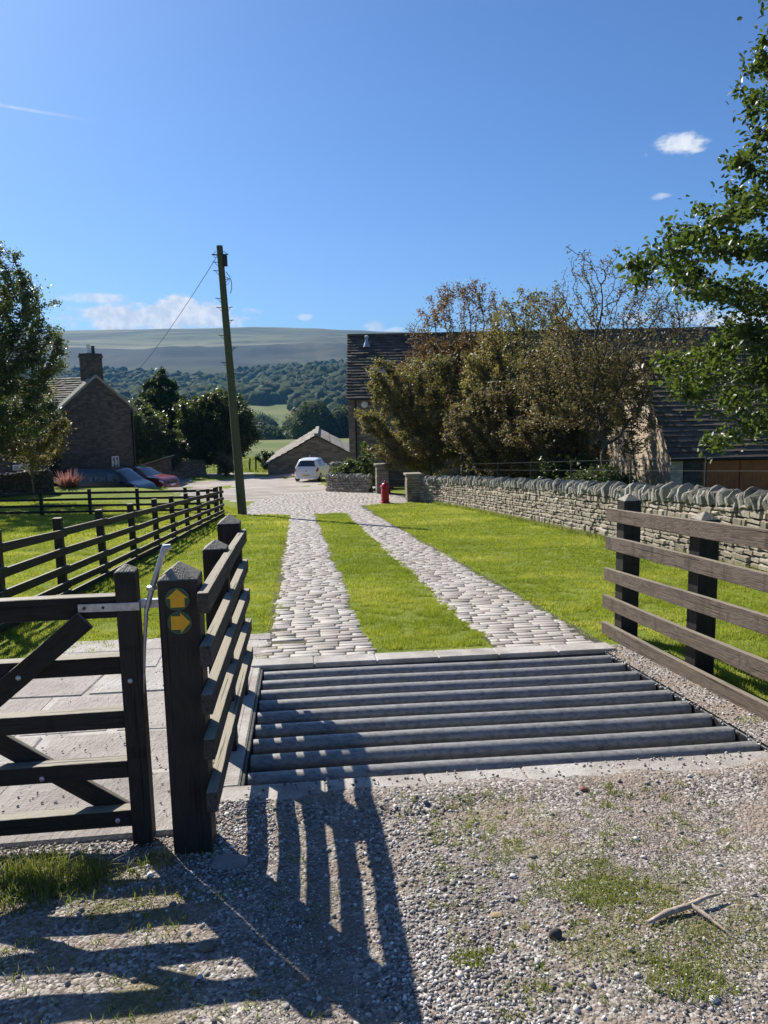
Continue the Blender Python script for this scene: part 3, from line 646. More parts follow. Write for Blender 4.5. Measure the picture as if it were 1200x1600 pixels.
def drystone(label, path, h, cope_h, cope_t, name='stone_wall', depth=.42, maxcope=100, course=(.06, .17), both=False, mf=None, mc=None):
    pts = [Vector((x, y, 0)) for x, y in path]; seg = [(pts[i+1] - pts[i]).length for i in range(len(pts) - 1)]; Ltot = sum(seg)
    def at(s):
        s = max(0, min(Ltot - 1e-4, s))
        for i, L in enumerate(seg):
            if s <= L or i == len(seg) - 1:
                p = pts[i].lerp(pts[i+1], s / L); d = (pts[i+1] - pts[i]).normalized(); return p, d
            s -= L
    mid = at(Ltot / 2)[0]; th = thing(name, label, 'wall', (mid.x, mid.y, H(mid.x, mid.y)))
    hf = h - cope_h; up = Vector((0, 0, 1))
    b = MB(); fill = MB()
    for side in ((-1, 1) if both else (-1,)):
        z = -.06
        while z < hf - .01:
            ch = random.uniform(*course); ch = min(ch, max(.04, hf - z)); s = -random.random() * .2
            if z < .25: ch *= 1.25
            while s < Ltot:
                L = random.choice((random.uniform(.08, .16), random.uniform(.14, .24), random.uniform(.2, .36))) * (1.15 if z < .3 else 1); 
                if s + L > Ltot: L = Ltot - s + .02
                if L < .05: s += L; continue
                p, d = at(s + L / 2); out = Vector((d.y, -d.x, 0)) * (-side)   # -1: to the right of travel
                bat = (depth / 2) * (1 - .22 * z / hf)
                hh = ch
                split = ch > .11 and random.random() < .5
                for q in ((0, .5), (.5, 1)) if split else ((0, 1),):
                    zz0 = z + hh * q[0]; zz1 = z + hh * q[1]
                    c = Vector((p.x, p.y, H(p.x, p.y) + (zz0 + zz1) / 2)) + out * (bat - .10 + random.uniform(-.026, .022))
                    rough_box(b, c, (d, out, up), (L - .014, .2, (zz1 - zz0) - .012), .010)
                s += L
            z += ch
    b.build('wall_face', mf or M_wallstone, th)
    s = 0
    while s < Ltot - .01:
        L = min(.5, Ltot - s); p0, d = at(s + .001); p1, _ = at(s + L - .001); o_ = Vector((d.y, -d.x, 0)) * (depth / 2 - .1)
        a0 = Vector((p0.x, p0.y, H(p0.x, p0.y))); a1 = Vector((p1.x, p1.y, H(p1.x, p1.y))); dn = Vector((0, 0, -.1)); u_ = Vector((0, 0, hf - .01))
        fill.hexa([a0 + o_ + dn, a1 + o_ + dn, a1 - o_ + dn, a0 - o_ + dn, a0 + o_ * .8 + u_, a1 + o_ * .8 + u_, a1 - o_ * .8 + u_, a0 - o_ * .8 + u_]); s += L
    fill.build('wall_core', M_wallfill, th)
    s = .03; stones = []
    while s < Ltot - .03:
        t = random.uniform(*cope_t); p, d = at(s); ln = random.uniform(.12, .6)
        out = Vector((d.y, -d.x, 0)); base = Vector((p.x, p.y, H(p.x, p.y) + hf))
        hh = cope_h * random.uniform(.70, 1.2); wd = depth * random.uniform(.8, 1.1)
        u2 = (up * math.cos(ln) - d * math.sin(ln)).normalized(); d2 = (d * math.cos(ln) + up * math.sin(ln)).normalized()
        tw = random.uniform(-.28, .28); o2 = (out + d * tw).normalized()
        # an irregular upright slab: outline in (o2,u2), thickness along d2
        ol = [(-.5, -.02), (.5, -.02), (.52, .45), (.44, .72), (.24, .93), (0, 1.0), (-.26, .92), (-.46, .68), (-.52, .4)]
        ol = [(a * wd + random.uniform(-.03, .03), c_ * hh + random.uniform(-.03, .03)) for a, c_ in ol]
        nn_ = len(ol); vs = []
        for sgn, sh in ((-.5, .86), (-.22, 1.), (.25, 1.), (.5, .84)):
            for a, c_ in ol: vs.append(base + o2 * a * sh + u2 * (c_ * (sh if c_ > .05 else 1)) + d2 * (t * sgn + random.uniform(-.006, .006)))
        fs = [list(range(nn_)), list(range(3 * nn_, 4 * nn_))[::-1]]
        for r_ in range(3):
            for k in range(nn_): a = r_ * nn_ + k; c_ = r_ * nn_ + (k + 1) % nn_; fs.append([a, a + nn_, c_ + nn_, c_])
        stones.append((p.length, vs, fs)); s += t * random.uniform(.9, 1.15)
    stones.sort(key=lambda q: q[0]); rest = MB()
    for i, (_, vs, fs) in enumerate(stones):
        if i < maxcope: q = MB(); q.add(vs, fs); q.build('coping_stone', M_cope, th, smooth=38)
        else: rest.add(vs, fs)
    if rest.v: tag(rest.build('coping', mc or M_cope, th, smooth=38), kind='stuff' if maxcope else None)
    return th
wall_vu = [(6.75, 2.5), (6.72, 6.), (6.66, 9.8), (6.62, 13), (6.6, 16), (6.62, 20), (6.55, 24.3), (6.45, 28.), (6.1, 31.2), (5.25, 33.3)]
drystone('long dry stone wall with leaning slab coping behind the right lawn', [W(*q) for q in wall_vu][::-1], 1.18, .27, (.055, .155))
drystone('low dark dry stone wall between the white car and the left gate pillar', [(-.62, 38.3), (-1.8, 39.6), (-2.9, 41.0), (-2.75, 42.5)][::-1], .95, .22, (.09, .15), name='low_wall', maxcope=0)
drystone('sloping lichen-covered stone wall climbing to the barn house corner', [(-2.9, 43.0), (-2.3, 43.6), (-1.7, 44.6)], 1.5, .26, (.1, .16), name='boundary_wall', maxcope=0)
drystone('far field wall in shade under the dark trees behind the red car', [(-20.5, 60), (-17, 60.5), (-14.2, 61.5)], 1.3, .2, (.14, .2), name='field_wall', maxcope=0, course=(.12, .2))
drystone('tall garden wall darkened as if in shade under the small trees at the far left', [(-24.5, 38.2), (-19.5, 39.2), (-17.6, 40.8)], 1.2, .18, (.1, .16), name='garden_wall', maxcope=0, course=(.1, .18), mf=M_shadestone, mc=M_shadestone)
# gate pillars
def pillar(x, y, w, h, label, capm):
    z = H(x, y); t = thing('gate_pillar', label, 'pillar', (x, y, z), .12, 'stone pillars at the yard gate')
    b = MB(); 
    zz = -.05
    while zz < h - .1:
        ch = random.uniform(.11, .17); ch = min(ch, h - .09 - zz)
        if ch < .03: break
        b.box((x, y, z + zz + ch / 2), (w + random.uniform(-.02, .02), w + random.uniform(-.02, .02), ch - .006), .12); zz += ch
    b.build('shaft', M_pillar, t, bevel=.012)
    b = MB(); b.box((x, y, z + h - .045), (w * 1.22, w * 1.22, .09), .12); b.build('capstone', capm, t, bevel=.015)
pillar(-.05, 37.6, .62, 1.45, 'taller stone gate pillar with flat cap at the end of the low wall', M_cope)
pillar(1.28, 33.35, .60, 1.25, 'stone gate pillar with pale cap at the far end of the long wall', M_slate_lt)
yg = thing('yard_gate', 'dark timber yard gate standing open between the two stone pillars', 'gate', (.95, 37.2, H(.95, 37.2)))
g0, g1 = Vector((.3, 37.2, H(.3, 37.2))), Vector((1.75, 36.2, H(1.75, 36.2)))
for k, z in enumerate((1.05, .86, .66, .46, .26)): board('rail', g0 + Vector((0, 0, z)), g1 + Vector((0, 0, z)), .05, .08, M_dark, yg, bevel=0)
board('stile', g0, g0 + Vector((0, 0, 1.15)), .08, .08, M_dark, yg, up=(1, 0, 0)); board('stile', g1, g1 + Vector((0, 0, 1.15)), .08, .08, M_dark, yg, up=(1, 0, 0))
board('brace', g0 + Vector((0, -.04, .26)), g1 + Vector((0, -.04, 1.0)), .04, .07, M_dark, yg, bevel=0)

# red pillar box
M_red = plain('post_box_red', (.42, .012, .025), .35, 0, .1, 10.)
pbx, pby = .06, 32.3; pz = H(pbx, pby)
pb = thing('post_box', 'small red pillar post box standing on the lawn edge by the gate', 'post box', (pbx, pby, pz), .25)
b = MB(); Rz = .25
b.box((pbx, pby, pz + .045), (.35, .33, .11), Rz); b.box((pbx, pby, pz + .40), (.29, .27, .60), Rz)
b.build('body', M_red, pb, bevel=.03, seg=3)
b = MB(); b.box((pbx, pby, pz + .725), (.36, .34, .06), Rz); b.build('cornice', M_red, pb, bevel=.012)
b = MB(); b.lathe((pbx, pby, pz + .755), [(.165, 0), (.15, .05), (.11, .10), (.05, .13), (.028, .14), (.04, .16), (.045, .18), (.03, .205), (.008, .22)], 16); b.build('domed_cap', M_red, pb, smooth=50)
b = MB(); mm = Matrix.Rotation(Rz, 3, 'Z')
for (dz, hh, ww, dd) in ((.40, .34, .20, .145), (.62, .035, .18, .16), (.16, .05, .2, .15)): b.box(Vector((pbx, pby, pz + dz)) + mm @ Vector((0, -dd + .005, 0)), (ww, .02, hh), Rz)
for dz in (.2, .34, .48): b.box(Vector((pbx, pby, pz + dz)) + mm @ Vector((-.15, 0, 0)), (.02, .16, .1), Rz)
b.build('door', M_red, pb, bevel=.005)

# estate rail behind the wall
er = thing('wire_fence', 'thin two strand wire fence on posts behind the long stone wall', 'fence', (*W(7.5, 20), H(*W(7.5, 20))))
wp = [P(7.35, 10), P(7.3, 13), P(7.25, 16), P(7.2, 19.5), P(7.2, 23), P(7.1, 26.5), P(6.9, 30)]
for q in wp: bb = MB(); bb.bar(q, q + Vector((0, 0, 1.68)), .03, .03, up=(1, 0, 0)); bb.build('post', M_iron, er)
b = MB()
for h_ in (1.42, 1.66):
    b.tube([q + Vector((0, -.03, h_)) for q in wp], .006, 5)
b.build('wires', M_iron, er)

# ------------------------------------------------------------------ telegraph pole
pl0 = Vector((-5.04, 27.1, H(-5.04, 27.1))); ptop = Vector((-5.39, 27.1, 6.87))
tp = thing('telegraph_pole', 'tall slightly leaning green-brown telegraph pole with climbing steps', 'pole', pl0)
b = MB(); b.tube([pl0 - (ptop - pl0) * .02] + [pl0.lerp(ptop, t) for t in (.25, .5, .75, 1)], [.165, .15, .135, .12, .105], 14); b.build('pole', M_pole, tp, smooth=50)
b = MB(); ax = (ptop - pl0).normalized()
def onp(t): return pl0.lerp(ptop, t)
LP = (ptop - pl0).length
for k, (yy, sd) in enumerate(((405, -1), (412, 0), (418, -1), (431, 1), (460, -1), (474, -1), (474, 1), (494, 1), (517, -1), (537, 1), (559, -1), (578, 1), (601, -1))):
    if sd == 0: continue
    t = 1 - (yy - 380) / 425.; c = onp(t); r_ = .11 + .05 * (1 - t)
    o_ = Vector((sd, -.25, 0)).normalized(); b_ = MB(); b_.bar(c + o_ * r_ * .8, c + o_ * (r_ + .17) + Vector((0, 0, .01)), .02, .022); b_.bar(c + o_ * (r_ + .1), c + o_ * r_ * .9 - Vector((0, 0, .13)), .014, .014)
    b_.build('step', M_iron, tp)
b = MB(); c = onp(.945); b.box(c + Vector((.17, -.06, 0)), (.12, .12, .36)); b.build('cable_box', M_black, tp, bevel=.01)
b = MB(); c = onp(.97)
for sd in (-1, 1):
    b.tube([c + Vector((sd * (.12 + .1 * math.sin(a)), -.05, .1 * math.cos(a) - .02)) for a in np.linspace(0, 3.1, 8)], .009, 5)
    b.bar(c + Vector((sd * .08, 0, -.02)), c + Vector((sd * .28, -.03, -.01)), .03, .04)
c = onp(.90); b.tube([c + Vector((.15, -.06, .06)), c + Vector((.28, -.06, -.12)), c + Vector((.33, -.06, -.3)), c + Vector((.32, -.06, -.5)), c + Vector((.27, -.06, -.66))], .012, 6)
c = onp(.885); b.tube([c + Vector((.12 + .13 * math.sin(a), -.06, -.1 + .13 * math.cos(a))) for a in np.linspace(0, 6.2, 12)], .009, 5)
b.build('cables', M_black, tp)
e0 = onp(.965) + Vector((-.1, 0, 0)); e1 = Vector((-16.9, 50.2, 2.6))
b = MB(); b.tube([e0.lerp(e1, t / 16) + Vector((0, 0, -1.1 * 4 * (t / 16) * (1 - t / 16) * .35)) for t in range(17)], .011, 5); ow = b.build('overhead_wire', M_black); tag(ow, 'thin overhead wire sagging from the pole top to the farmhouse gable', 'wire')

# ------------------------------------------------------------------ buildings
def roof_slates(mb, e0, e1, r0, r1, course=.30, lo=.25, hi=.6, t=.035, under=True):
    """stone slates in courses on the plane eave e0-e1 up to ridge r0-r1"""
    e0, e1, r0, r1 = map(Vector, (e0, e1, r0, r1)); nrm = (e1 - e0).cross(r0 - e0).normalized()
    if nrm.z < 0: nrm = -nrm
    Ls = (r0 - e0).length; n_ = max(3, int(round(Ls / course)))
    for i in range(n_):
        a, c_ = i / n_, (i + 1.25) / n_; c_ = min(c_, 1.0)
        p0, p1 = e0.lerp(r0, a), e1.lerp(r1, a); q0, q1 = e0.lerp(r0, c_), e1.lerp(r1, c_); Lr = (p1 - p0).length; s = 0
        while s < Lr - .02:
            w_ = min(random.uniform(lo, hi), Lr - s); f0, f1 = (s + .004) / Lr, (s + w_ - .004) / Lr; j = random.uniform(-.012, .012)
            tt = t * random.uniform(.75, 1.3); up0 = nrm * (tt + .02); lo_ = nrm * .02; dn = (e0 - r0).normalized() * j
            A, B, Cc, D = p0.lerp(p1, f0) + dn, p0.lerp(p1, f1) + dn, q0.lerp(q1, f1), q0.lerp(q1, f0)
            mb.hexa([A + lo_, B + lo_, Cc - nrm * .02, D - nrm * .02, A + up0, B + up0, Cc + nrm * .005, D + nrm * .005]); s += w_
# main stone house (converted barn) on the right
xa, xb = -1.95, 27.; yf, yr_, yb = 45., 49., 53.; zg = -3.6; ze = 1.9; zr = 5.6
hs = thing('stone_house', 'long stone barn house with dark slate roof behind the hedgerow trees', 'house', ((xa + xb) / 2, yf, -3.2))
b = MB(); P2 = [(yf, zg), (yf, ze), (yr_, zr - .12), (yb, ze), (yb, zg)]
Mx = Matrix(((0, 0, 1, 0), (1, 0, 0, 0), (0, 1, 0, 0), (0, 0, 0, 1)))     # (y,z) outline extruded along x
b.prism(P2, xa, xb, Mx); b.build('wall', M_barnwall, hs)
b = MB(); roof_slates(b, (xa - .12, yf - .3, ze - .2), (xb, yf - .3, ze - .2), (xa - .12, yr_, zr), (xb, yr_, zr), .27, .24, .55, .045)
roof_slates(b, (xb, yb + .3, ze - .2), (xa - .12, yb + .3, ze - .2), (xb, yr_, zr), (xa - .12, yr_, zr), .5, .6, 1.2, .045)
for k in range(48): b.box((xa - .12 + .3 + k * .6, yr_, zr + .02), (.59, .34, .12))
b.build('roof', M_slate, hs)
b = MB(); b.tube([(xa + .05, yf - .36, ze - .22), (xb, yf - .36, ze - .22)], .07, 8); b.build('gutter', M_black, hs)
b = MB(); b.tube([(xa + .42, yf - .36, ze - .25), (xa + .42, yf - .1, ze - .5), (xa + .42, yf - .08, zg)], .045, 8)
for z_ in (1.2, 0, -1.2, -2.4): b.box((xa + .42, yf - .06, z_), (.14, .1, .05))
b.build('downpipe', M_black, hs, smooth=50)
M_white = plain('white_paint', (.75, .75, .73), .5, 0, .05)
b = MB(); b.lathe((0, 0, 0), [(.20, 0), (.20, .05), (.12, .08), (.02, .09)], 16)
o = b.build('alarm_box', M_white, hs, smooth=40); o.matrix_basis = Matrix.Translation((xa + .95, yf - .02, 1.35)) @ Matrix.Rotation(R(90), 4, 'X')
def roofpt(x, f, o_=0):    # point on the front slope, f from eave to ridge
    a = Vector((x, yf - .3, ze - .2)).lerp(Vector((x, yr_, zr)), f); nn_ = Vector((0, -(zr - ze + .2), 4.3)).normalized(); return a + nn_ * o_
M_glass, n = material('window_glass'); finish(n, (.05, .06, .07), .08, spec=.8)
m, n = material('bright_rooflight'); finish(n, (.35, .36, .36), .18, spec=.8); M_rlight = m
b = MB(); x0, x1 = -.33, .34; F0, F1 = .27, .42
for (q0, q1) in (((x0, F0), (x1, F0)), ((x0, F1), (x1, F1)), ((x0, F0), (x0, F1)), ((x1, F0), (x1, F1))): b.bar(roofpt(*q0, .08), roofpt(*q1, .08), .07, .07)
rw = b.build('rooflight', M_iron, hs); b = MB(); b.add([roofpt(x0, F0, .085), roofpt(x1, F0, .085), roofpt(x1, F1, .085), roofpt(x0, F1, .085)], [[0, 1, 2, 3]]); b.build('pane', M_rlight, rw)
b = MB(); q = roofpt(-.85, .80, 0); b.lathe(q, [(.24, .0), (.16, .22), (.07, .42), (.07, .6)], 12); b.lathe(q + Vector((0, 0, .55)), [(.13, 0), (.13, .1), (.02, .16)], 12); b.build('flue_cowl', M_galv, hs, smooth=40)
# garage wing with pale rubble gable
gx = 10.5; gy0, gyr = 28.0, 32.4; gze, gzr = -.50, 3.45
wg = thing('garage_wing', 'stone garage wing with pale rubble gable and orange-brown doors', 'garage', (gx + 4, gy0, -2.7))
b = MB(); b.prism([(gy0, -3.4), (gy0, gze), (gyr, gzr - .1), (gyr * 2 - gy0, gze), (gyr * 2 - gy0, -3.4)], gx, gx + .45, Mx); b.build('gable', M_rubble, wg)
b = MB(); b.prism([(gy0, gze - .35), (gy0, gze), (gyr, gzr - .12), (gyr * 2 - gy0, gze), (gyr * 2 - gy0, gze - .35)], gx + .453, gx + 12, Mx); b.box((gx + .85, gy0 + .25, (gze - 3.7) / 2), (.7, .4, 3.0)); b.box((gx + 8, gy0 + .4, (gze - 3.7) / 2), (8, .4, 3.0)); b.box((gx + 6, gyr * 2 - gy0, -2), (11, .3, 3))
b.build('wall', M_farmwall, wg)
b = MB(); roof_slates(b, (gx - .1, gy0 - .25, gze - .22), (gx + 12, gy0 - .25, gze - .22), (gx - .1, gyr, gzr), (gx + 12, gyr, gzr), .27, .3, .7, .04)
roof_slates(b, (gx + 12, gyr * 2 - gy0 + .25, gze - .22), (gx - .1, gyr * 2 - gy0 + .25, gze - .22), (gx + 12, gyr, gzr), (gx - .1, gyr, gzr), .6, .6, 1.2, .04)
b.build('roof', M_slate, wg)
b = MB(); b.tube([(gx - .1, gy0 - .3, gze - .24), (gx + 12, gy0 - .3, gze - .24)], .06, 8); b.build('gutter', M_black, wg)
M_door = plain('orange_timber_door', (.36, .11, .03), .5, 0, .15, 3.)
for k in range(1):
    for j in range(2):
        b = MB(); x0 = gx + 1.21 + j * 1.38
        for q in range(9): b.box((x0 + .075 + q * .15, gy0 + .12, -1.85), (.146, .05, 2.1))
        b.box((x0 + .67, gy0 + .085, -1.1), (1.28, .03, .09)); b.build('door', M_door, wg, bevel=.004)
b = MB(); b.bar((gx + 1.2, gy0 + .05, -.76), (gx + 4.0, gy0 + .05, -.76), .1, .1); b.build('lintel', M_dark, wg)

# farmhouse left
A_ = Vector((-19.2, 46, 0)); B_ = Vector((-16.4, 51.0, 0)); gd = (B_ - A_).normalized(); ld = Vector((-gd.y, gd.x, 0)); Wd = (B_ - A_).length; Lh = 13.
zeF, zrF, zgF = 1.35, 3.38, -4.6
fh = thing('farmhouse', 'old dark gritstone farmhouse with one gable chimney behind the black van', 'house', (*(A_.lerp(B_, .5)).to_2d(), -4.1))
def FP(a, l, z): q = A_ + gd * (a * Wd) + ld * l; return Vector((q.x, q.y, z))
b = MB()
b.add([FP(0, 0, zgF), FP(1, 0, zgF), FP(1, 0, zeF), FP(.5, 0, zrF - .1), FP(0, 0, zeF), FP(0, Lh, zgF), FP(1, Lh, zgF), FP(1, Lh, zeF), FP(.5, Lh, zrF - .1), FP(0, Lh, zeF)],
      [[0, 1, 2, 3, 4], [9, 8, 7, 6, 5], [0, 4, 9, 5], [1, 6, 7, 2], [4, 3, 8, 9], [3, 2, 7, 8], [0, 5, 6, 1]])
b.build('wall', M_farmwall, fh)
b = MB(); roof_slates(b, FP(-.05, .16, zeF - .12), FP(-.05, Lh, zeF - .12), FP(.5, .16, zrF), FP(.5, Lh, zrF), .26, .3, .75, .06)
roof_slates(b, FP(1.05, .16, zeF - .12), FP(1.05, Lh, zeF - .12), FP(.5, .16, zrF), FP(.5, Lh, zrF), .3, .3, .75, .06); b.build('roof', M_farmslate, fh)
b = MB()
for a0, z0, a1, z1 in ((-.06, zeF - .17, .5, zrF + .06), (1.06, zeF - .17, .5, zrF + .06)): b.bar(FP(a0, .05, z0), FP(a1, .05, z1), .42, .13)
b.build('verge_coping', M_cope, fh, bevel=.01)
c = FP(.53, .42, 0); ga = math.atan2(gd.y, gd.x)
b = MB(); b.box((c.x, c.y, 3.7), (1.1, .8, 2.0), ga); b.box((c.x, c.y, 4.62), (1.2, .9, .12), ga); b.box((c.x, c.y, 4.74), (1.12, .82, .14), ga)
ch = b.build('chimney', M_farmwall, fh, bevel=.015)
b = MB(); q = c - gd * .12; b.lathe((q.x, q.y, 4.8), [(.15, 0), (.13, .1), (.11, .5), (.14, .56)], 12); b.build('chimney_pot', M_white, ch, smooth=40)
b = MB(); q = c + gd * .22; b.lathe((q.x, q.y, 4.8), [(.13, 0), (.12, .1), (.10, .42), (.12, .48)], 12); b.build('chimney_pot', M_iron, ch, smooth=40)
b = MB(); q = c + gd * .6; b.bar((q.x, q.y, 4.5), (q.x + .35, q.y + .1, 4.5), .02, .02); b.bar((c.x - .9, c.y - .4, 4.15), (c.x - .2, c.y - .3, 4.2), .02, .02); b.build('aerial', M_galv, ch)
b = MB()   # soot stain relief: the corbelled flue line down the gable
fr = MB(); gl = MB()
w0, w1, z0, z1 = .655, .745, -2.35, -1.68
for k in (w0, (w0 + w1) / 2, w1): fr.bar(FP(k, -.02, z0), FP(k, -.02, z1), .08, .06, up=gd)
for z_ in (z0, z1): fr.bar(FP(w0, -.025, z_), FP(w1, -.025, z_), .06, .07)
wn = fr.build('window', M_white, fh); gl.add([FP(w0, -.012, z0), FP(w1, -.012, z0), FP(w1, -.012, z1), FP(w0, -.012, z1)], [[0, 1, 2, 3]]); gl.build('pane', M_glass, wn)
b = MB(); b.bar(FP(.985, -.06, zgF), FP(.985, -.06, zeF - .1), .09, .09, up=gd); b.build('downpipe', M_black, fh)
# open-fronted store by the red car
st = thing('log_store', 'low dark store with pale sloping roof beside the farmhouse', 'shed', (-16.4, 54.5, -4))
b = MB(); b.hexa([(-17.6, 54, -4.4), (-15.4, 54, -4.4), (-15.4, 56, -4.4), (-17.6, 56, -4.4), (-17.6, 54, -2.9), (-15.4, 54, -2.25), (-15.4, 56, -2.25), (-17.6, 56, -2.9)]); b.build('wall', M_farmwall, st)
b = MB(); b.hexa([(-17.9, 53.8, -2.93), (-15.2, 53.8, -2.13), (-15.2, 56.2, -2.13), (-17.9, 56.2, -2.93), (-17.9, 53.8, -2.85), (-15.2, 53.8, -2.05), (-15.2, 56.2, -2.05), (-17.9, 56.2, -2.85)]); b.build('roof', M_slate_lt, st)
# low outbuilding with a white window at far left
ob = thing('outbuilding', 'low dark stone outbuilding with small white window behind the left trees', 'outbuilding', (-23, 45, -4))
b = MB(); b.box((-24.2, 46.2, -2.6), (8.5, 3, 3.4), .15); b.build('wall', M_farmwall, ob)
b = MB(); b.box((-21.2, 45.08, -1.9), (.95, .08, .32), .15); ww = b.build('window', M_white, ob); 
b = MB(); b.box((-21.2, 45.025, -1.92), (.8, .02, .2), .15); b.build('pane', M_rlight, ww)
# small barn below the car
bn = thing('barn', 'low stone barn with pale slab roof behind the white car', 'barn', (-5.4, 60, -4.3))
bf = Vector((-1.2, 16, 0)); 
def BP(x, l, z): q = Vector((x, 60., 0)) + bf * l; return Vector((q.x, q.y, z))
xl, xc_, xr = -9.0, -5.15, -1.3; zeb, zab, zgb = -3.2, -1.10, -5.8
b = MB(); b.add([BP(xl, 0, zgb), BP(xr, 0, zgb), BP(xr, 0, zeb), BP(xc_, 0, zab), BP(xl, 0, zeb), BP(xl, 1, zgb), BP(xr, 1, zgb), BP(xr, 1, zeb), BP(xc_, 1, zab), BP(xl, 1, zeb)],
      [[0, 1, 2, 3, 4], [9, 8, 7, 6, 5], [0, 4, 9, 5], [1, 6, 7, 2], [4, 3, 8, 9], [3, 2, 7, 8]])
b.build('wall', M_barnwall, bn)
b = MB(); roof_slates(b, BP(xl - .3, -.012, zeb - .10), BP(xl - .3, 1.01, zeb - .10), BP(xc_, -.012, zab + .1), BP(xc_, 1.01, zab + .1), .55, .7, 1.1, .05)
roof_slates(b, BP(xr + .3, -.012, zeb - .10), BP(xr + .3, 1.01, zeb - .10), BP(xc_, -.012, zab + .1), BP(xc_, 1.01, zab + .1), 1.1, .7, 1.0, .05); b.build('roof', M_slate_lt, bn)
b = MB(); b.bar(BP(xc_, -.015, zab + .16), BP(xc_, 1.01, zab + .16), .32, .16); b.build('ridge', M_cope, bn, bevel=.02)
b = MB(); b.bar(BP(xc_ - .55, -.006, -3.0), BP(xc_ - .55, -.006, -2.55), .08, .08, up=(1, 0, 0)); b.build('vent_slit', M_white, bn)
m, n = material('pale_yard'); a = n.noise(gpos(n), 2., 4.); finish(n, n.mix(a, (.40, .27, .19), (.50, .36, .26)), .9); 
b = MB(); b.hexa([(-8.6, 56.6, -4.3), (-2.5, 56.6, -4.3), (-1.8, 59.9, -4.3), (-6.8, 59.9, -4.3), (-8.6, 56.6, -3.86), (-2.5, 56.6, -3.86), (-1.8, 59.9, -3.86), (-6.8, 59.9, -3.86)]); tag(b.build('yard', m), kind='structure')

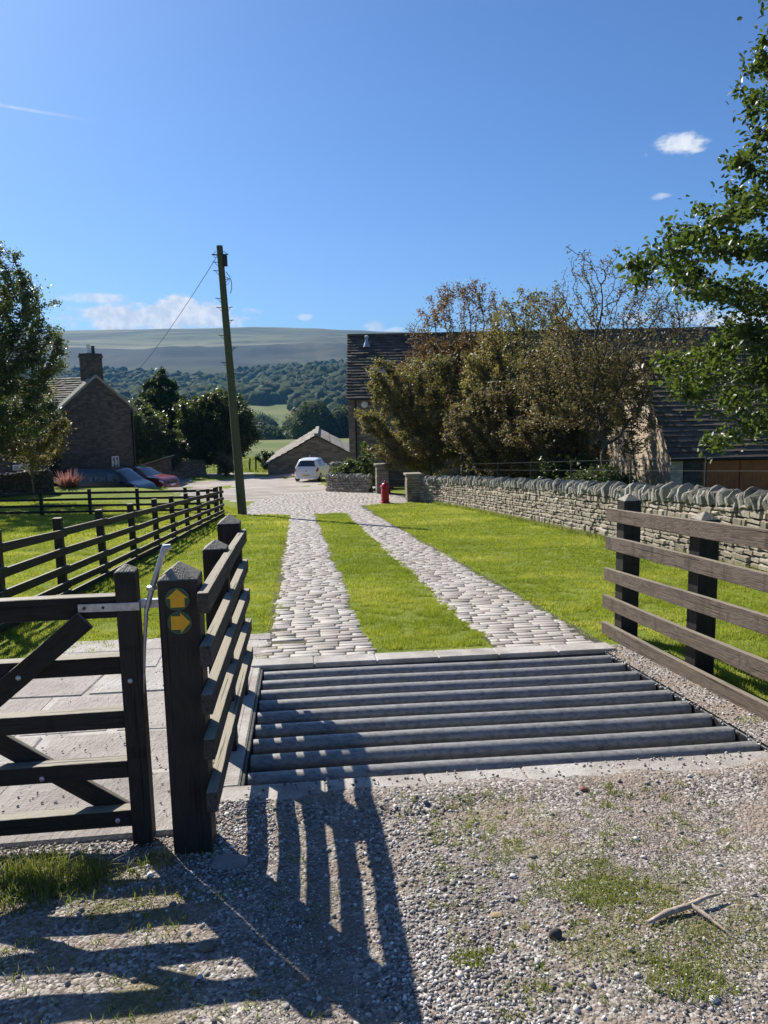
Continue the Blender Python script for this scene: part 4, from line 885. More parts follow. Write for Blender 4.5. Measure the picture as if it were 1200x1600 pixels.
# ------------------------------------------------------------------ vehicles
M_rubber = plain('tyre_rubber', (.02, .02, .021), .8); M_rim = plain('alloy_rim', (.35, .36, .37), .35, .8)
M_redl = plain('red_lamp', (.32, .012, .012), .25); M_clearl = plain('clear_lamp', (.6, .62, .64), .15)
M_vglass, n = material('vehicle_glass'); finish(n, (.02, .028, .03), .05, spec=.9)
def paint(name, col, rough=.28):
    m, n = material(name); finish(n, col, rough, spec=.5, extra={'Coat Weight': .6, 'Coat Roughness': .08}); return m
def vehicle(name, label, loc, rz, spec, pm, kind):
    L, Wv, belt, roof, zb = spec['L'], spec['W'], spec['belt'], spec['roof'], spec['zb']
    t = thing(name, label, spec['cat'], loc, rz)
    Mw = Matrix.Translation(loc) @ Matrix.Rotation(rz, 4, 'Z')
    def ip(tab, x):
        return float(np.interp(x, [q[0] for q in tab], [q[1] for q in tab]))
    cw = spec['cab']       # relative greenhouse width
    def ring(x, k):        # k in 0..12 around the section from left sill to right sill
        e = min(x, L - x) / L; hw = Wv / 2 * (1 - .22 * max(0, 1 - e / .09) ** 2); hb = ip(belt, x); hr = max(ip(roof, x), hb + .01)
        g = (hr - hb); f = min(1, g / .3); top = hw * (1 - (1 - cw) * f)
        pr = [(hw * .93, zb), (hw, zb + .16), (hw * 1.0, hb * .6 + zb * .4), (hw * .975, hb), (top + (hw * .975 - top) * .25, hb + g * .72), (top * .92, hb + g * .95), (top * .45, hr)]
        pts = [(y, z) for y, z in pr] + [(-y, z) for y, z in pr[::-1]]
        k = k / 12. * (len(pts) - 1); i = min(int(k), len(pts) - 2); f = k - i
        y = pts[i][0] * (1 - f) + pts[i+1][0] * f; z = pts[i][1] * (1 - f) + pts[i+1][1] * f
        return Vector((x, y, z))
    xs_ = sorted(set([0, .02, .05] + [L * q / 40 for q in range(1, 40)] + [L - .05, L - .02, L]))
    ks = [12. * q / 26 for q in range(27)]
    def patch(bm, x0, x1, k0, k1, off, nx=6, nk=4):
        vs = []; 
        for i in range(nx + 1):
            for j in range(nk + 1):
                x = x0 + (x1 - x0) * i / nx; k = k0 + (k1 - k0) * j / nk; p = ring(x, k)
                du = ring(min(x + .02, L), k) - ring(max(x - .02, 0), k); dk = ring(x, min(k + .05, 12)) - ring(x, max(k - .05, 0)); nr = du.cross(dk)
                nr = nr.normalized() if nr.length > 1e-9 else Vector((0, 0, 1)); 
                if nr.dot(p - Vector((x, 0, .6))) < 0: nr = -nr
                vs.append(Mw @ (p + nr * off))
        fs = [[i * (nk + 1) + j, (i + 1) * (nk + 1) + j, (i + 1) * (nk + 1) + j + 1, i * (nk + 1) + j + 1] for i in range(nx) for j in range(nk)]
        bm.add(vs, fs)
    b = MB(); vs = [Mw @ ring(x, k) for x in xs_ for k in ks]; nk = len(ks); fs = []
    for i in range(len(xs_) - 1):
        for j in range(nk - 1): a = i * nk + j; fs.append([a, a + nk, a + nk + 1, a + 1])
        fs.append([i * nk, i * nk + nk - 1, (i + 1) * nk + nk - 1, (i + 1) * nk])
    fs.append(list(range(nk))); fs.append([(len(xs_) - 1) * nk + j for j in range(nk)][::-1]); b.add(vs, fs); b.build('body', pm, t, smooth=45)
    K = 12 / 13.
    for nm, x0, x1, k0, k1, mt in spec['patches']:
        b = MB(); patch(b, x0, x1, k0 * K, k1 * K, .008, 8, 6); b.build(nm, mt, t, smooth=60)
    for nm, x0, x1, y, z0, z1, mt in spec['ends']:       # plates and lamps on the flat ends: at x, half width y
        b = MB(); b.box(Mw @ Vector(((x0 + x1) / 2, y[0], (z0 + z1) / 2)), (abs(x1 - x0), y[1], z1 - z0), rz); b.build(nm, mt, t, bevel=.006)
    for wx in spec['wheels']:
        for sy in (-1, 1):
            c = Vector((wx, sy * (Wv / 2 - .09), spec['wr'])); ay = Vector((0, sy, 0))
            b = MB(); b.tube([Mw @ (c - ay * .1), Mw @ (c - ay * .09), Mw @ (c + ay * .09), Mw @ (c + ay * .11)], [spec['wr'] * .9, spec['wr'], spec['wr'], spec['wr'] * .92], 22)
            wl = b.build('wheel', M_rubber, t, smooth=40)
            b = MB(); b.tube([Mw @ (c + ay * .105), Mw @ (c + ay * .118)], [spec['wr'] * .62, spec['wr'] * .6], 16); b.build('rim', M_rim, wl, smooth=40)
            b = MB(); n_ = 16; cc = Vector((wx, sy * (Wv / 2 + .004), spec['wr'] + .01)); vs = [Mw @ cc] + [Mw @ (cc + Vector((math.cos(2 * math.pi * q / n_), 0, math.sin(2 * math.pi * q / n_))) * spec['wr'] * 1.14 - Vector((0, sy * .012, 0))) for q in range(n_)]
            b.add(vs, [[0, 1 + q, 1 + (q + 1) % n_] for q in range(n_)]); b.build('wheel_arch', M_black, t)
    for sy in (-1, 1):
        mx, mz = spec['mirror']; b = MB(); b.box(Mw @ Vector((mx, sy * (Wv / 2 + .08), mz)), (.10, .18, .14), rz); b.build('mirror', spec.get('mm', pm), t, bevel=.03, seg=2)
    return t, Mw, ring
M_whitep = paint('white_car_paint', (.72, .73, .74)); M_vanp = paint('black_van_paint', (.018, .021, .026), .3); M_redp = paint('red_car_paint', (.20, .022, .018))
M_plate = plain('number_plate', (.55, .42, .10), .5)
hatch = dict(L=3.8, W=1.68, zb=.22, cat='car', cab=.72, wr=.29, wheels=(.62, 3.08), mirror=(2.55, .98), mm=M_black,
    belt=[(0, .55), (.04, .80), (.16, .92), (.5, .93), (2.3, .90), (2.9, .86), (3.5, .72), (3.72, .58), (3.8, .45)],
    roof=[(0, .56), (.04, .81), (.14, .96), (.42, 1.42), (.62, 1.49), (1.4, 1.53), (1.9, 1.49), (2.75, .97), (3.4, .78), (3.72, .6), (3.8, .46)],
    patches=[('rear_window', .175, .40, 5.15, 7.85, M_vglass), ('windscreen', 1.98, 2.68, 4.9, 8.1, M_vglass), ('side_window', .62, 1.28, 3.15, 4.4, M_vglass), ('side_window', 1.36, 2.2, 3.15, 4.4, M_vglass),
             ('side_window', .62, 1.28, 8.6, 9.85, M_vglass), ('side_window', 1.36, 2.2, 8.6, 9.85, M_vglass), ('tail_light', .04, .24, 2.35, 3.35, M_redl), ('tail_light', .04, .24, 9.65, 10.65, M_redl)],
    ends=[('number_plate', -.012, .01, (0, .50), .40, .50, M_plate), ('tailgate_badge', .025, .05, (0, .10), .70, .76, M_iron)])
vehicle('hatchback', 'small white hatchback seen from behind, parked before the low barn', (-5.1, 50.6, H(-5.1, 50.6)), R(90 - 10), hatch, M_whitep, 'h')
van = dict(L=5.0, W=1.95, zb=.25, cat='van', cab=.86, wr=.33, wheels=(.95, 4.05), mirror=(3.75, 1.18), mm=M_black,
    belt=[(0, .9), (.05, 1.15), (3.6, 1.12), (4.3, 1.05), (4.8, .86), (4.95, .7), (5.0, .5)],
    roof=[(0, 1.6), (.03, 1.85), (.15, 1.96), (2.9, 1.96), (3.35, 1.84), (4.22, 1.16), (4.75, .95), (4.95, .72), (5.0, .52)],
    patches=[('windscreen', 3.38, 4.12, 4.7, 8.3, M_vglass), ('side_window', 2.85, 3.7, 3.2, 4.35, M_vglass), ('side_window', 2.85, 3.7, 8.65, 9.8, M_vglass), ('headlight', 4.55, 4.86, 2.6, 3.4, M_clearl), ('headlight', 4.55, 4.86, 9.6, 10.4, M_clearl)], ends=[])
vz = -4.0; vloc = (-18.6, 46.3, vz); va_ = R(-14)
vt, VM, vring = vehicle('van', 'black panel van with pale lettering on its side, parked before the farmhouse', vloc, va_, van, M_vanp, 'v')
# lettering on the van side
M_letter = plain('pale_lettering', (.33, .34, .36), .5)
cu = bpy.data.curves.new('lettering', 'FONT'); cu.body = 'PDM'; cu.size = .34; cu.extrude = .002; cu.align_x = 'LEFT'
tmp = bpy.data.objects.new('tmp', cu); C.objects.link(tmp); dg = bpy.context.evaluated_depsgraph_get(); tm = bpy.data.meshes.new_from_object(tmp.evaluated_get(dg)); bpy.data.objects.remove(tmp)
tm.name = 'lettering'; lo_ = link('lettering', tm, M_letter, vt)
lo_.matrix_basis = VM @ Matrix.Translation((2.02, -.992, 1.22)) @ Matrix.Rotation(R(90), 4, 'X')
b = MB()
for i in range(2):
    for j in range(2): b.box(VM @ Vector((1.70 + .13 * i, -.985, 1.26 + .13 * j)), (.1, .012, .1), va_)
b.build('emblem', M_letter, vt)
b = MB()
for k in range(3): b.box(VM @ Vector((.75 - .0 * k, -.99, 1.36 - .12 * k)), (.7 - .12 * k, .008, .035), va_)
b.build('stripes', plain('grey_stripe', (.10, .10, .11), .5), vt)
suv = dict(L=4.6, W=1.9, zb=.28, cat='car', cab=.76, wr=.36, wheels=(.9, 3.75), mirror=(3.0, 1.12), mm=M_black,
    belt=[(0, .8), (.06, 1.0), (.3, 1.06), (3.2, 1.05), (4.1, 1.0), (4.45, .85), (4.6, .55)],
    roof=[(0, .82), (.06, 1.05), (.5, 1.6), (.9, 1.68), (2.1, 1.69), (2.5, 1.62), (3.35, 1.12), (4.2, 1.04), (4.5, .86), (4.6, .56)],
    patches=[('windscreen', 2.58, 3.28, 4.9, 8.1, M_vglass), ('roof_panel', .8, 2.5, 4.6, 8.4, M_vanp), ('side_window', .7, 1.5, 3.15, 4.4, M_vglass), ('side_window', 1.6, 2.7, 3.15, 4.4, M_vglass),
             ('side_window', .7, 1.5, 8.6, 9.85, M_vglass), ('side_window', 1.6, 2.7, 8.6, 9.85, M_vglass), ('headlight', 4.25, 4.48, 2.5, 3.3, M_clearl), ('headlight', 4.25, 4.48, 9.7, 10.5, M_clearl)],
    ends=[('number_plate', 4.58, 4.615, (0, .5), .5, .6, M_white), ('grille', 4.58, 4.61, (0, 1.0), .68, .82, M_black)])
vehicle('red_car', 'red and black estate car parked nose out just beyond the van', (-17.7, 50.1, -4.0), R(-19), suv, M_redp, 's')

# ------------------------------------------------------------------ trees
def grow(base, trunk_pts, attr, step, di, dk, iters, rng, jit=.12, sag=0.):
    """space colonisation: returns node positions and parent indices"""
    nodes = [np.array(base, float)]; par = [-1]
    for q in trunk_pts:
        q = np.array(q, float); a = nodes[-1]; n_ = max(1, int(np.linalg.norm(q - a) / step))
        for i in range(1, n_ + 1): nodes.append(a + (q - a) * i / n_ + rng.normal(0, step * .06, 3)); par.append(len(nodes) - 2)
    Nn = np.array(nodes); A = attr.copy()
    dmin = np.full(len(A), 1e9); near = np.zeros(len(A), int)
    def upd(newi):
        nonlocal dmin, near
        d = np.linalg.norm(A[:, None] - Nn[newi][None], axis=2); j = d.argmin(1); dm = d[np.arange(len(A)), j]; k = dm < dmin
        dmin[k] = dm[k]; near[k] = np.array(newi)[j[k]]
    upd(list(range(len(Nn))))
    for it in range(iters):
        act = dmin < di
        if not act.any(): 
            act = dmin <= dmin.min() + .01
        un = np.unique(near[act]); new = []
        for ui in un:
            k = act & (near == ui); v = A[k] - Nn[ui]; v /= np.linalg.norm(v, axis=1)[:, None] + 1e-9; d = v.mean(0); d = d + rng.normal(0, jit, 3); d[2] -= sag; d /= np.linalg.norm(d) + 1e-9
            new.append(Nn[ui] + d * step); par.append(int(ui))
        if not new: break
        s = len(Nn); Nn = np.vstack([Nn, new]); upd(list(range(s, len(Nn))))
        k = dmin > dk
        if k.sum() == 0: break
        A = A[k]; dmin = dmin[k]; near = near[k]
        if len(Nn) > 9000: break
    return Nn, np.array(par)
def limbs(Nn, par, rtip, p=2.4, nside=5, rmax=.3):
    n_ = len(Nn); acc = np.zeros(n_); kids = np.zeros(n_, int); 
    for i in range(n_ - 1, 0, -1):
        r = acc[i] if acc[i] > 0 else rtip ** p; acc[i] = r; acc[par[i]] += r; kids[par[i]] += 1
    acc[0] = max(acc[0], rtip ** p); rad = np.minimum(acc ** (1 / p), rmax)
    c = np.arange(1, n_); a = Nn[par[c]]; b = Nn[c]; d = b - a; d /= np.linalg.norm(d, axis=1)[:, None] + 1e-9
    ref = np.where(np.abs(d[:, 2:3]) > .9, [[1., 0, 0]], [[0, 0, 1.]]); x = np.cross(d, ref); x /= np.linalg.norm(x, axis=1)[:, None] + 1e-9; y = np.cross(d, x)
    r0 = np.minimum(rad[par[c]], rad[c] * 1.35)[:, None]; r1 = rad[c][:, None]; V = []
    for k in range(nside):
        t = 2 * math.pi * k / nside; o = x * math.cos(t) + y * math.sin(t); V.append(np.stack([a + o * r0, b + o * r1], 1))
    V = np.stack(V, 1); m_ = len(c); V = V.reshape(-1, 3); base = np.arange(m_)[:, None] * nside * 2; F = []
    for k in range(nside): q = (k + 1) % nside; F.append(base + np.array([[2 * k, 2 * k + 1, 2 * q + 1, 2 * q]]))
    return V, np.concatenate(F, 0), rad, kids
def leaves(cent, size, rng, upb=.35, shape='leaf', long=1.6, droop=.0):
    """one small folded leaf at every centre; returns V, F(quads), var"""
    n_ = len(cent); sz = size * rng.uniform(.6, 1.25, n_)[:, None]
    nr = rng.normal(0, 1, (n_, 3)); nr[:, 2] = np.abs(nr[:, 2]) + upb; nr /= np.linalg.norm(nr, axis=1)[:, None]
    t = rng.normal(0, 1, (n_, 3)); t[:, 2] -= droop; t -= nr * (t * nr).sum(1)[:, None]; t /= np.linalg.norm(t, axis=1)[:, None] + 1e-9; s = np.cross(nr, t)
    if shape == 'leaf':
        pts = [(0, -.5 * long, 0), (.36, -.18 * long, .10), (.34, .18 * long, .10), (0, .5 * long, -.05), (-.34, .18 * long, .10), (-.36, -.18 * long, .10)]
        V = np.stack([cent + (s * a + t * b + nr * c) * sz for a, b, c in pts], 1).reshape(-1, 3); b0 = np.arange(n_)[:, None] * 6
        F = np.concatenate([b0 + [[0, 1, 2, 3]], b0 + [[0, 3, 4, 5]]], 0); return V, F, np.tile(rng.uniform(0, 1, n_), 2)
    pts = [(0, -.5 * long, 0), (.42, 0, .14), (0, .5 * long, 0), (-.42, 0, .14)]
    V = np.stack([cent + (s * a + t * b + nr * c) * sz for a, b, c in pts], 1).reshape(-1, 3)
    return V, np.arange(n_)[:, None] * 4 + np.array([[0, 1, 2, 3]]), rng.uniform(0, 1, n_)
def blobs(spec, rng, hollow=.35):
    out = []
    for (c, r, n_) in spec:
        v = rng.normal(0, 1, (n_, 3)); v /= np.linalg.norm(v, axis=1)[:, None]; rr = rng.uniform(hollow, 1, (n_, 1)) ** (1 / 2.2); p_ = rng.uniform(0, 6, 4)
        rr = rr * (1 + .22 * np.sin(5 * v[:, :1] + p_[0]) * np.sin(5 * v[:, 2:] + p_[1]) + .16 * np.sin(11 * v[:, 1:2] + p_[2]) * np.sin(9 * v[:, 2:] + p_[3]))
        out.append(np.array(c) + v * rr * np.array(r))
    return np.concatenate(out, 0)
def tree(name, label, base, trunk_pts, spec, nleaf, lsize, lmat, bmat, step=.3, di=2.5, dk=.45, rtip=.006, seed=1, group=None, shape='quad', spread=.22, iters=90, rmax=.3, bare=None, upb=.35, long=1.6, berries=0, cat='tree', droop=0, clump=.5, jit=.14, p=2.4):
    rng = np.random.default_rng(seed); A = blobs(spec, rng)
    A = A[A[:, 2] > base[2] + .15]
    Nn, par = grow(base, trunk_pts, A, step, di, dk, iters, rng, jit)
    V, F, rad, kids = limbs(Nn, par, rtip, p=p, rmax=rmax)
    t = thing(name, label, cat, base, 0, group)
    link('trunk', mesh_np('trunk', V, F, smooth=180), bmat, t)
    tips = np.where(rad < rtip * 3.2)[0]
    wt = rng.uniform(0, 1, len(tips)) ** 1.0; wt = np.where(fbm(Nn[tips, 0] + Nn[tips, 2] * .7, Nn[tips, 1] + Nn[tips, 2], 1 / max(clump, .05) * .5, 2, seed) > .42, wt + .25, wt * .45)
    if bare is not None: wt = wt * np.array([bare(q) for q in Nn[tips]])
    pk = rng.choice(tips, nleaf, p=wt / wt.sum()); par_ = Nn[par[pk]]; f = rng.uniform(0, 1, (nleaf, 1))
    cen = Nn[pk] * f + par_ * (1 - f) + rng.normal(0, 1, (nleaf, 3)) * spread * rng.uniform(.2, 1, (nleaf, 1))
    V, F, var = leaves(cen, lsize, rng, upb, shape, long, droop)
    # patches of slightly different leaf colour through the crown
    hue = fbm(cen[:, 0] + 3, cen[:, 2] * 1.3 + cen[:, 1], .9, 2, seed + 3); hue = np.clip((hue - .3) * 2.2, 0, 1); hue = np.tile(hue, len(F) // nleaf)
    link('crown', mesh_np('crown', V, F, var=np.clip(var * .55 + hue * .45, 0, 1)), lmat, t)
    if berries:
        pk = rng.choice(tips, berries, p=wt / wt.sum())
        for q in pk:
            B = MB()
            c = Nn[q] + rng.normal(0, .12, 3); c[2] -= .08
            for _ in range(7):
                d = rng.normal(0, .05, 3); p = c + d; r = .026; 
                B.add([p + (r, 0, 0), p + (0, r, 0), p - (r, 0, 0), p - (0, r, 0), p + (0, 0, r), p - (0, 0, r)], [[0, 1, 4], [1, 2, 4], [2, 3, 4], [3, 0, 4], [1, 0, 5], [2, 1, 5], [3, 2, 5], [0, 3, 5]])
            B.build('berry_cluster', M_redp, t)
    return t
def gz(x, y): return H(x, y)
L_green = leafmat('fresh_green_leaf', (.016, .030, .009), (.036, .060, .015), (.095, .125, .032), .30, .42, .4, (.17, .24, .03))
L_olive = leafmat('olive_autumn_leaf', (.070, .066, .030), (.148, .132, .050), (.30, .23, .085), .38, .5, .3, (.235, .215, .055))
L_rust = leafmat('rusty_autumn_leaf', (.075, .045, .018), (.13, .085, .028), (.28, .17, .06), .36, .5, .3, (.22, .13, .04))
L_brown = leafmat('brown_hawthorn_leaf', (.064, .053, .031), (.135, .11, .054), (.26, .20, .09), .36, .5, .3, (.18, .15, .05))
L_dark = leafmat('dark_broad_leaf', (.018, .032, .012), (.035, .055, .018), (.075, .095, .035), .22, .4)
L_con = leafmat('conifer_needle', (.012, .032, .008), (.022, .05, .012), (.045, .08, .02), .12, .6)
L_grey = leafmat('grey_green_leaf', (.045, .060, .030), (.085, .105, .052), (.15, .165, .09), .28, .4)
L_yel = leafmat('yellow_green_leaf', (.07, .085, .025), (.13, .14, .04), (.22, .21, .07), .38, .45)
L_cyp = leafmat('bright_cypress_leaf', (.04, .09, .008), (.07, .14, .012), (.12, .19, .02), .3, .5)
L_pink = leafmat('pink_strap_leaf', (.20, .08, .08), (.38, .19, .18), (.55, .38, .36), .25, .4, .4, (.35, .14, .13))
L_wood = leafmat('far_wood_leaf', (.012, .024, .008), (.024, .040, .012), (.055, .075, .022), .15, .7, .2)

# big overhanging tree, right foreground, rooted behind the wall
tree('alder_tree', 'large glossy green tree overhanging from the right edge of the photo', (6.75, 10.4, gz(6.75, 10.4)), [(6.7, 10.4, 0.6), (6.9, 10.3, 2.2), (7.1, 10.3, 3.6)],
     [((5.0, 10.0, 3.3), (1.75, 1.2, .75), 420), ((3.75, 9.7, 3.35), (.75, .6, .34), 70), ((5.5, 10.0, 1.75), (1.7, 1.1, .95), 520), ((4.3, 9.7, 1.85), (.9, .7, .42), 110), ((4.75, 9.7, 1.05), (.8, .6, .26), 50), ((5.4, 10., 4.5), (1.25, 1.1, .85), 260), ((5.35, 10., 5.5), (.95, 1.0, .9), 160), ((5.9, 10.2, 6.4), (1.0, 1.1, 1.1), 160), ((6.2, 10.1, 2.6), (1.0, .8, .5), 150), ((7.6, 10.6, 4.), (1.9, 1.8, 2.8), 450)],
     44000, .060, L_green, M_bark, step=.16, di=1.4, dk=.22, rtip=.0035, seed=21, shape='leaf', spread=.11, iters=120, rmax=.17, upb=.2, long=1.45, clump=.35)

grp = 'trees in the hedgerow behind the wall'
def hedge(label, x, y, spec, nleaf, ls, lm, seed, **k):
    z = gz(x, y); spec = [((cx, cy, cz), r, n_) for (cx, cy, cz), r, n_ in spec]
    kk = dict(step=.26, di=2.2, dk=.32, rtip=.006, spread=.15, clump=.8); spec = [(c_, r_, int(n_ * 1.5)) for c_, r_, n_ in spec]; kk.update(k); h0 = kk.pop('h0', 1.4)
    tree('hedgerow_tree', label, (x, y, z), [(x + .1, y, z + h0 * .5), (x, y + .05, z + h0)], spec, nleaf, ls, lm, kk.pop('bark', M_bark), seed=seed, group=grp, **kk)
hedge('dense small-leaved olive tree hiding the house wall, leftmost of the hedgerow', 2.3, 37.6, [((1.7, 37.4, .3), (2.5, 1.5, 2.1), 520), ((2.1, 37.6, 2.0), (2.4, 1.4, 1.9), 420), ((3.6, 37.4, .6), (2.0, 1.4, 2.4), 320), ((1.2, 37.2, -1.0), (1.8, 1.2, .8), 160), ((.1, 37.5, 2.6), (.9, .9, .9), 60)], 85000, .075, L_olive, 31, spread=.16)
hedge('tall hedgerow tree with bare grey twigs above its rusty lower leaves', 4.1, 40.2, [((4.2, 40.2, 5.2), (2.7, 1.6, 2.4), 1000), ((3.6, 40.2, 3.2), (3.0, 1.8, 1.8), 420), ((4.3, 40., .8), (2.6, 1.6, 1.8), 260)], 46000, .075, L_rust, 32, bark=M_barkg, bare=lambda q: .28 if q[2] > 4.4 else 1., h0=2.2, rmax=.14, rtip=.009, dk=.3)
hedge('rusty-leaved rowan with red berries between the tall bare-topped trees', 6.4, 33.6, [((5.9, 33.6, 3.2), (2.2, 1.4, 2.4), 560), ((5.6, 33.3, .9), (2.2, 1.3, 2.1), 420), ((6.4, 33.6, 4.6), (1.7, 1., 1.5), 260)], 42000, .085, L_olive, 33, berries=34, bare=lambda q: .3 if q[2] > 3.6 else 1., rmax=.1, rtip=.008)
hedge('low bushy hawthorn filling the hedge behind the middle of the wall', 4.7, 31.6, [((4.4, 31.6, .5), (2.0, 1.2, 1.7), 400), ((5.4, 31.4, -.4), (2.1, 1.2, 1.3), 260), ((6.5, 30., -.2), (1.8, 1.1, 1.3), 240)], 36000, .08, L_brown, 34, berries=7, rmax=.09, h0=.9)
hedge('wide leafless-topped tree forking above the wall, nearest of the hedgerow', 7.35, 25.6, [((7.6, 25.6, 4.0), (2.9, 1.5, 2.2), 1000), ((6.4, 25.5, 2.8), (2.2, 1.2, 2.0), 420), ((8.9, 25.8, 3.4), (1.9, 1.2, 1.5), 360), ((7.4, 25.6, 1.6), (2.4, 1.3, 1.3), 240), ((9.9, 25.8, 3.3), (1.5, 1., 1.2), 220)], 26000, .06, L_brown, 35, bark=M_bark, step=.2, dk=.24, rtip=.007, bare=lambda q: .25 if q[2] > 3. else 1., h0=1.9, spread=.13, rmax=.13, jit=.22)
hedge('brown tangled thorn tree behind the fork of the bare tree', 7.5, 29.5, [((7.2, 29.5, 2.2), (2.0, 1.2, 2.2), 560), ((7.6, 29.3, .6), (1.4, 1.1, 1.9), 300), ((6.6, 29.2, .2), (1.8, 1.2, 1.7), 320)], 44000, .075, L_brown, 36, berries=9, bare=lambda q: .35 if q[2] > 3. else 1., rmax=.1, rtip=.007)
hedge('slender sapling with pale stem at the pale gable end of the garage', 8.75, 26.4, [((8.65, 26.5, .2), (.6, .6, 1.4), 120), ((8.5, 26.4, 1.6), (.8, .7, .9), 100)], 3600, .07, L_olive, 37, bark=M_barkg, rmax=.06, h0=1.)
for (x, y, rx, hh, lm, sd, lab) in ((5.6, 35.6, 2.4, 2.6, L_brown, 41, 'dark undergrowth bush behind the far end of the wall'), (7.3, 33.2, 2.2, 3.0, L_rust, 42, 'rusty undergrowth bush deep in the hedgerow'), (7.0, 24.4, 1.1, 1.3, L_dark, 43, 'dark ivy-covered bush under the nearest bare tree'), (6.9, 27.6, 1.4, 1.6, L_dark, 44, 'dark green bush behind the middle of the long wall')):
    z = gz(x, y); tree('bush', lab, (x, y, z), [(x, y, z + .4)], [((x, y, z + hh * .55), (rx, 1.2, hh * .55), 330)], 15000, .085, lm, M_bark, step=.26, di=2., dk=.4, seed=sd, rmax=.06, cat='bush', group='bushes under the hedgerow trees')
z = gz(-.95, 41.6); tree('cypress_shrub', 'small bright green conical shrub left of the yard pillar', (-.95, 41.6, z), [(-.95, 41.6, z + 1.2)], [((-.95, 41.6, z + 1.0), (.55, .5, .9), 120), ((-.95, 41.6, z + 2.1), (.3, .3, .6), 50)], 9000, .06, L_cyp, M_bark, step=.14, di=1., dk=.2, seed=51, rmax=.05, spread=.08, cat='shrub', droop=1)
z = gz(-1.3, 40.6); tree('ivy_bush', 'grey-green bush growing over the low wall beside the house corner', (-1.35, 40.9, z), [(-1.35, 40.9, z + .3)], [((-1.45, 40.7, z + 1.0), (1.25, .6, .8), 170)], 9500, .085, L_grey, M_bark, step=.18, di=1., dk=.25, seed=52, rmax=.05, spread=.1, cat='bush')

# left side
zb_ = gz(-17.6, 33)
tree('willow_tree', 'tall grey-green feathery tree reaching in from the left edge', (-17.6, 33, zb_), [(-17.5, 33, zb_ + 2.2), (-17.2, 33, zb_ + 3.6)],
     [((-17.2, 33, 6.6), (2.6, 2.2, 2.6), 420), ((-15.4, 32.6, 5.4), (2.0, 1.4, 1.7), 340), ((-14.4, 32.6, 3.9), (1.5, 1.1, 1.2), 160), ((-15.2, 32.6, 3.6), (2.1, 1.4, 1.2), 260), ((-17.8, 33, 3.2), (3.2, 2.2, 2.0), 330), ((-16.2, 32.8, 1.5), (2.5, 1.5, 1.2), 340), ((-15.0, 32.6, 2.9), (1.7, 1.2, 1.0), 200), ((-19, 33, 8), (1.9, 1.9, 2.6), 200)],
     50000, .095, L_grey, M_barkg, step=.26, di=2.4, dk=.36, rtip=.009, seed=61, spread=.20, rmax=.24, clump=.8)
for (x, y, cz, rx, rz, nl, lm, sd, lab, bk) in ((-17.2, 37.6, .3, 1.9, 1.9, 12000, L_olive, 62, 'small brown-leaved tree before the farmhouse gable, right of its neighbour', M_barkg), (-18.9, 36.2, .6, 1.7, 1.8, 11000, L_grey, 63, 'small grey tree with several stems beside the garden wall', M_barkg), (-20.2, 36.6, -.6, 1.6, 1.3, 12000, L_yel, 64, 'small yellow-green tree low at the left edge of the photo', M_barkg)):
    z = gz(x, y); tree('garden_tree', lab, (x, y, z), [(x, y, z + 1.3)], [((x, y, cz), (rx, 1.4, rz), 340), ((x - .6, y, cz + rz * .5), (rx * .7, 1.1, rz * .8), 160), ((x + .3, y, cz + rz * .9), (rx * .6, .9, rz * .5), 90)], nl, .095, lm, bk, step=.22, di=1.8, dk=.34, seed=sd, rmax=.08, spread=.18, group='small trees by the garden wall')
x, y = -15.6, 42.2; z = gz(x, y); rng = np.random.default_rng(5); V = []; F = []; VR = []
x, y = -17.35, 42.2; z = gz(x, y)
for k in range(240):
    a = rng.uniform(0, 6.28); l_ = rng.uniform(.35, .85); sp = rng.uniform(.1, .9); d = Vector((math.cos(a), math.sin(a), 0)); sd = Vector((-d.y, d.x, 0)) * .045; b0 = len(V)
    for t in (0, .5, 1): p = Vector((x, y, z)) + d * (.35 + sp * l_ * t * 1.5) + Vector((0, 0, l_ * (t * 1.5 - t * t * sp))); V += [p - sd * (1 - t * .8), p + sd * (1 - t * .8)]
    F += [[b0, b0+1, b0+3, b0+2], [b0+2, b0+3, b0+5, b0+4]]; VR += [rng.uniform()] * 2
o = link('flax_plant', mesh_np('flax_plant', V, np.array(F), VR), L_pink); tag(o, 'pink-bronze strap-leaved plant on the lawn edge before the van', 'plant')

x, y = -18.9, 67.; z = gz(x, y)
tree('conifer_tree', 'dark green pointed conifer rising behind the two rounded trees', (x, y, z), [(x, y, z + 4), (x, y, z + 8.6)], [((x, y, z + h_), (r_, r_, .75), n_) for h_, r_, n_ in ((2, 2.6, 160), (3.2, 2.6, 160), (4.4, 2.6, 160), (5.4, 2.4, 150), (6.4, 2.05, 130), (7.2, 1.6, 90), (7.9, 1.1, 60), (8.5, .5, 20))],
     60000, .17, L_con, M_bark, step=.35, di=2.6, dk=.5, seed=71, spread=.2, rmax=.25, upb=.1, clump=.5, long=2.2)
x, y = -19.3, 60.5; z = gz(x, y)
tree('broadleaf_tree', 'rounded yellow-green broadleaf tree left of the telegraph pole, beside the farmhouse', (x, y, z), [(x, y, z + 1.6)], [((x + .2, y, z + 3.6), (2.5, 2.2, 2.4), 520), ((x + 1.2, y, z + 2.2), (2.4, 2., 1.7), 300), ((x - .3, y - .3, z + 5.2), (1.6, 1.3, 1.0), 150)],
     46000, .15, L_grey, M_bark, step=.32, di=2.4, dk=.5, seed=72, spread=.28, rmax=.18, clump=.9)
x, y = -13.2, 62.; z = gz(x, y)
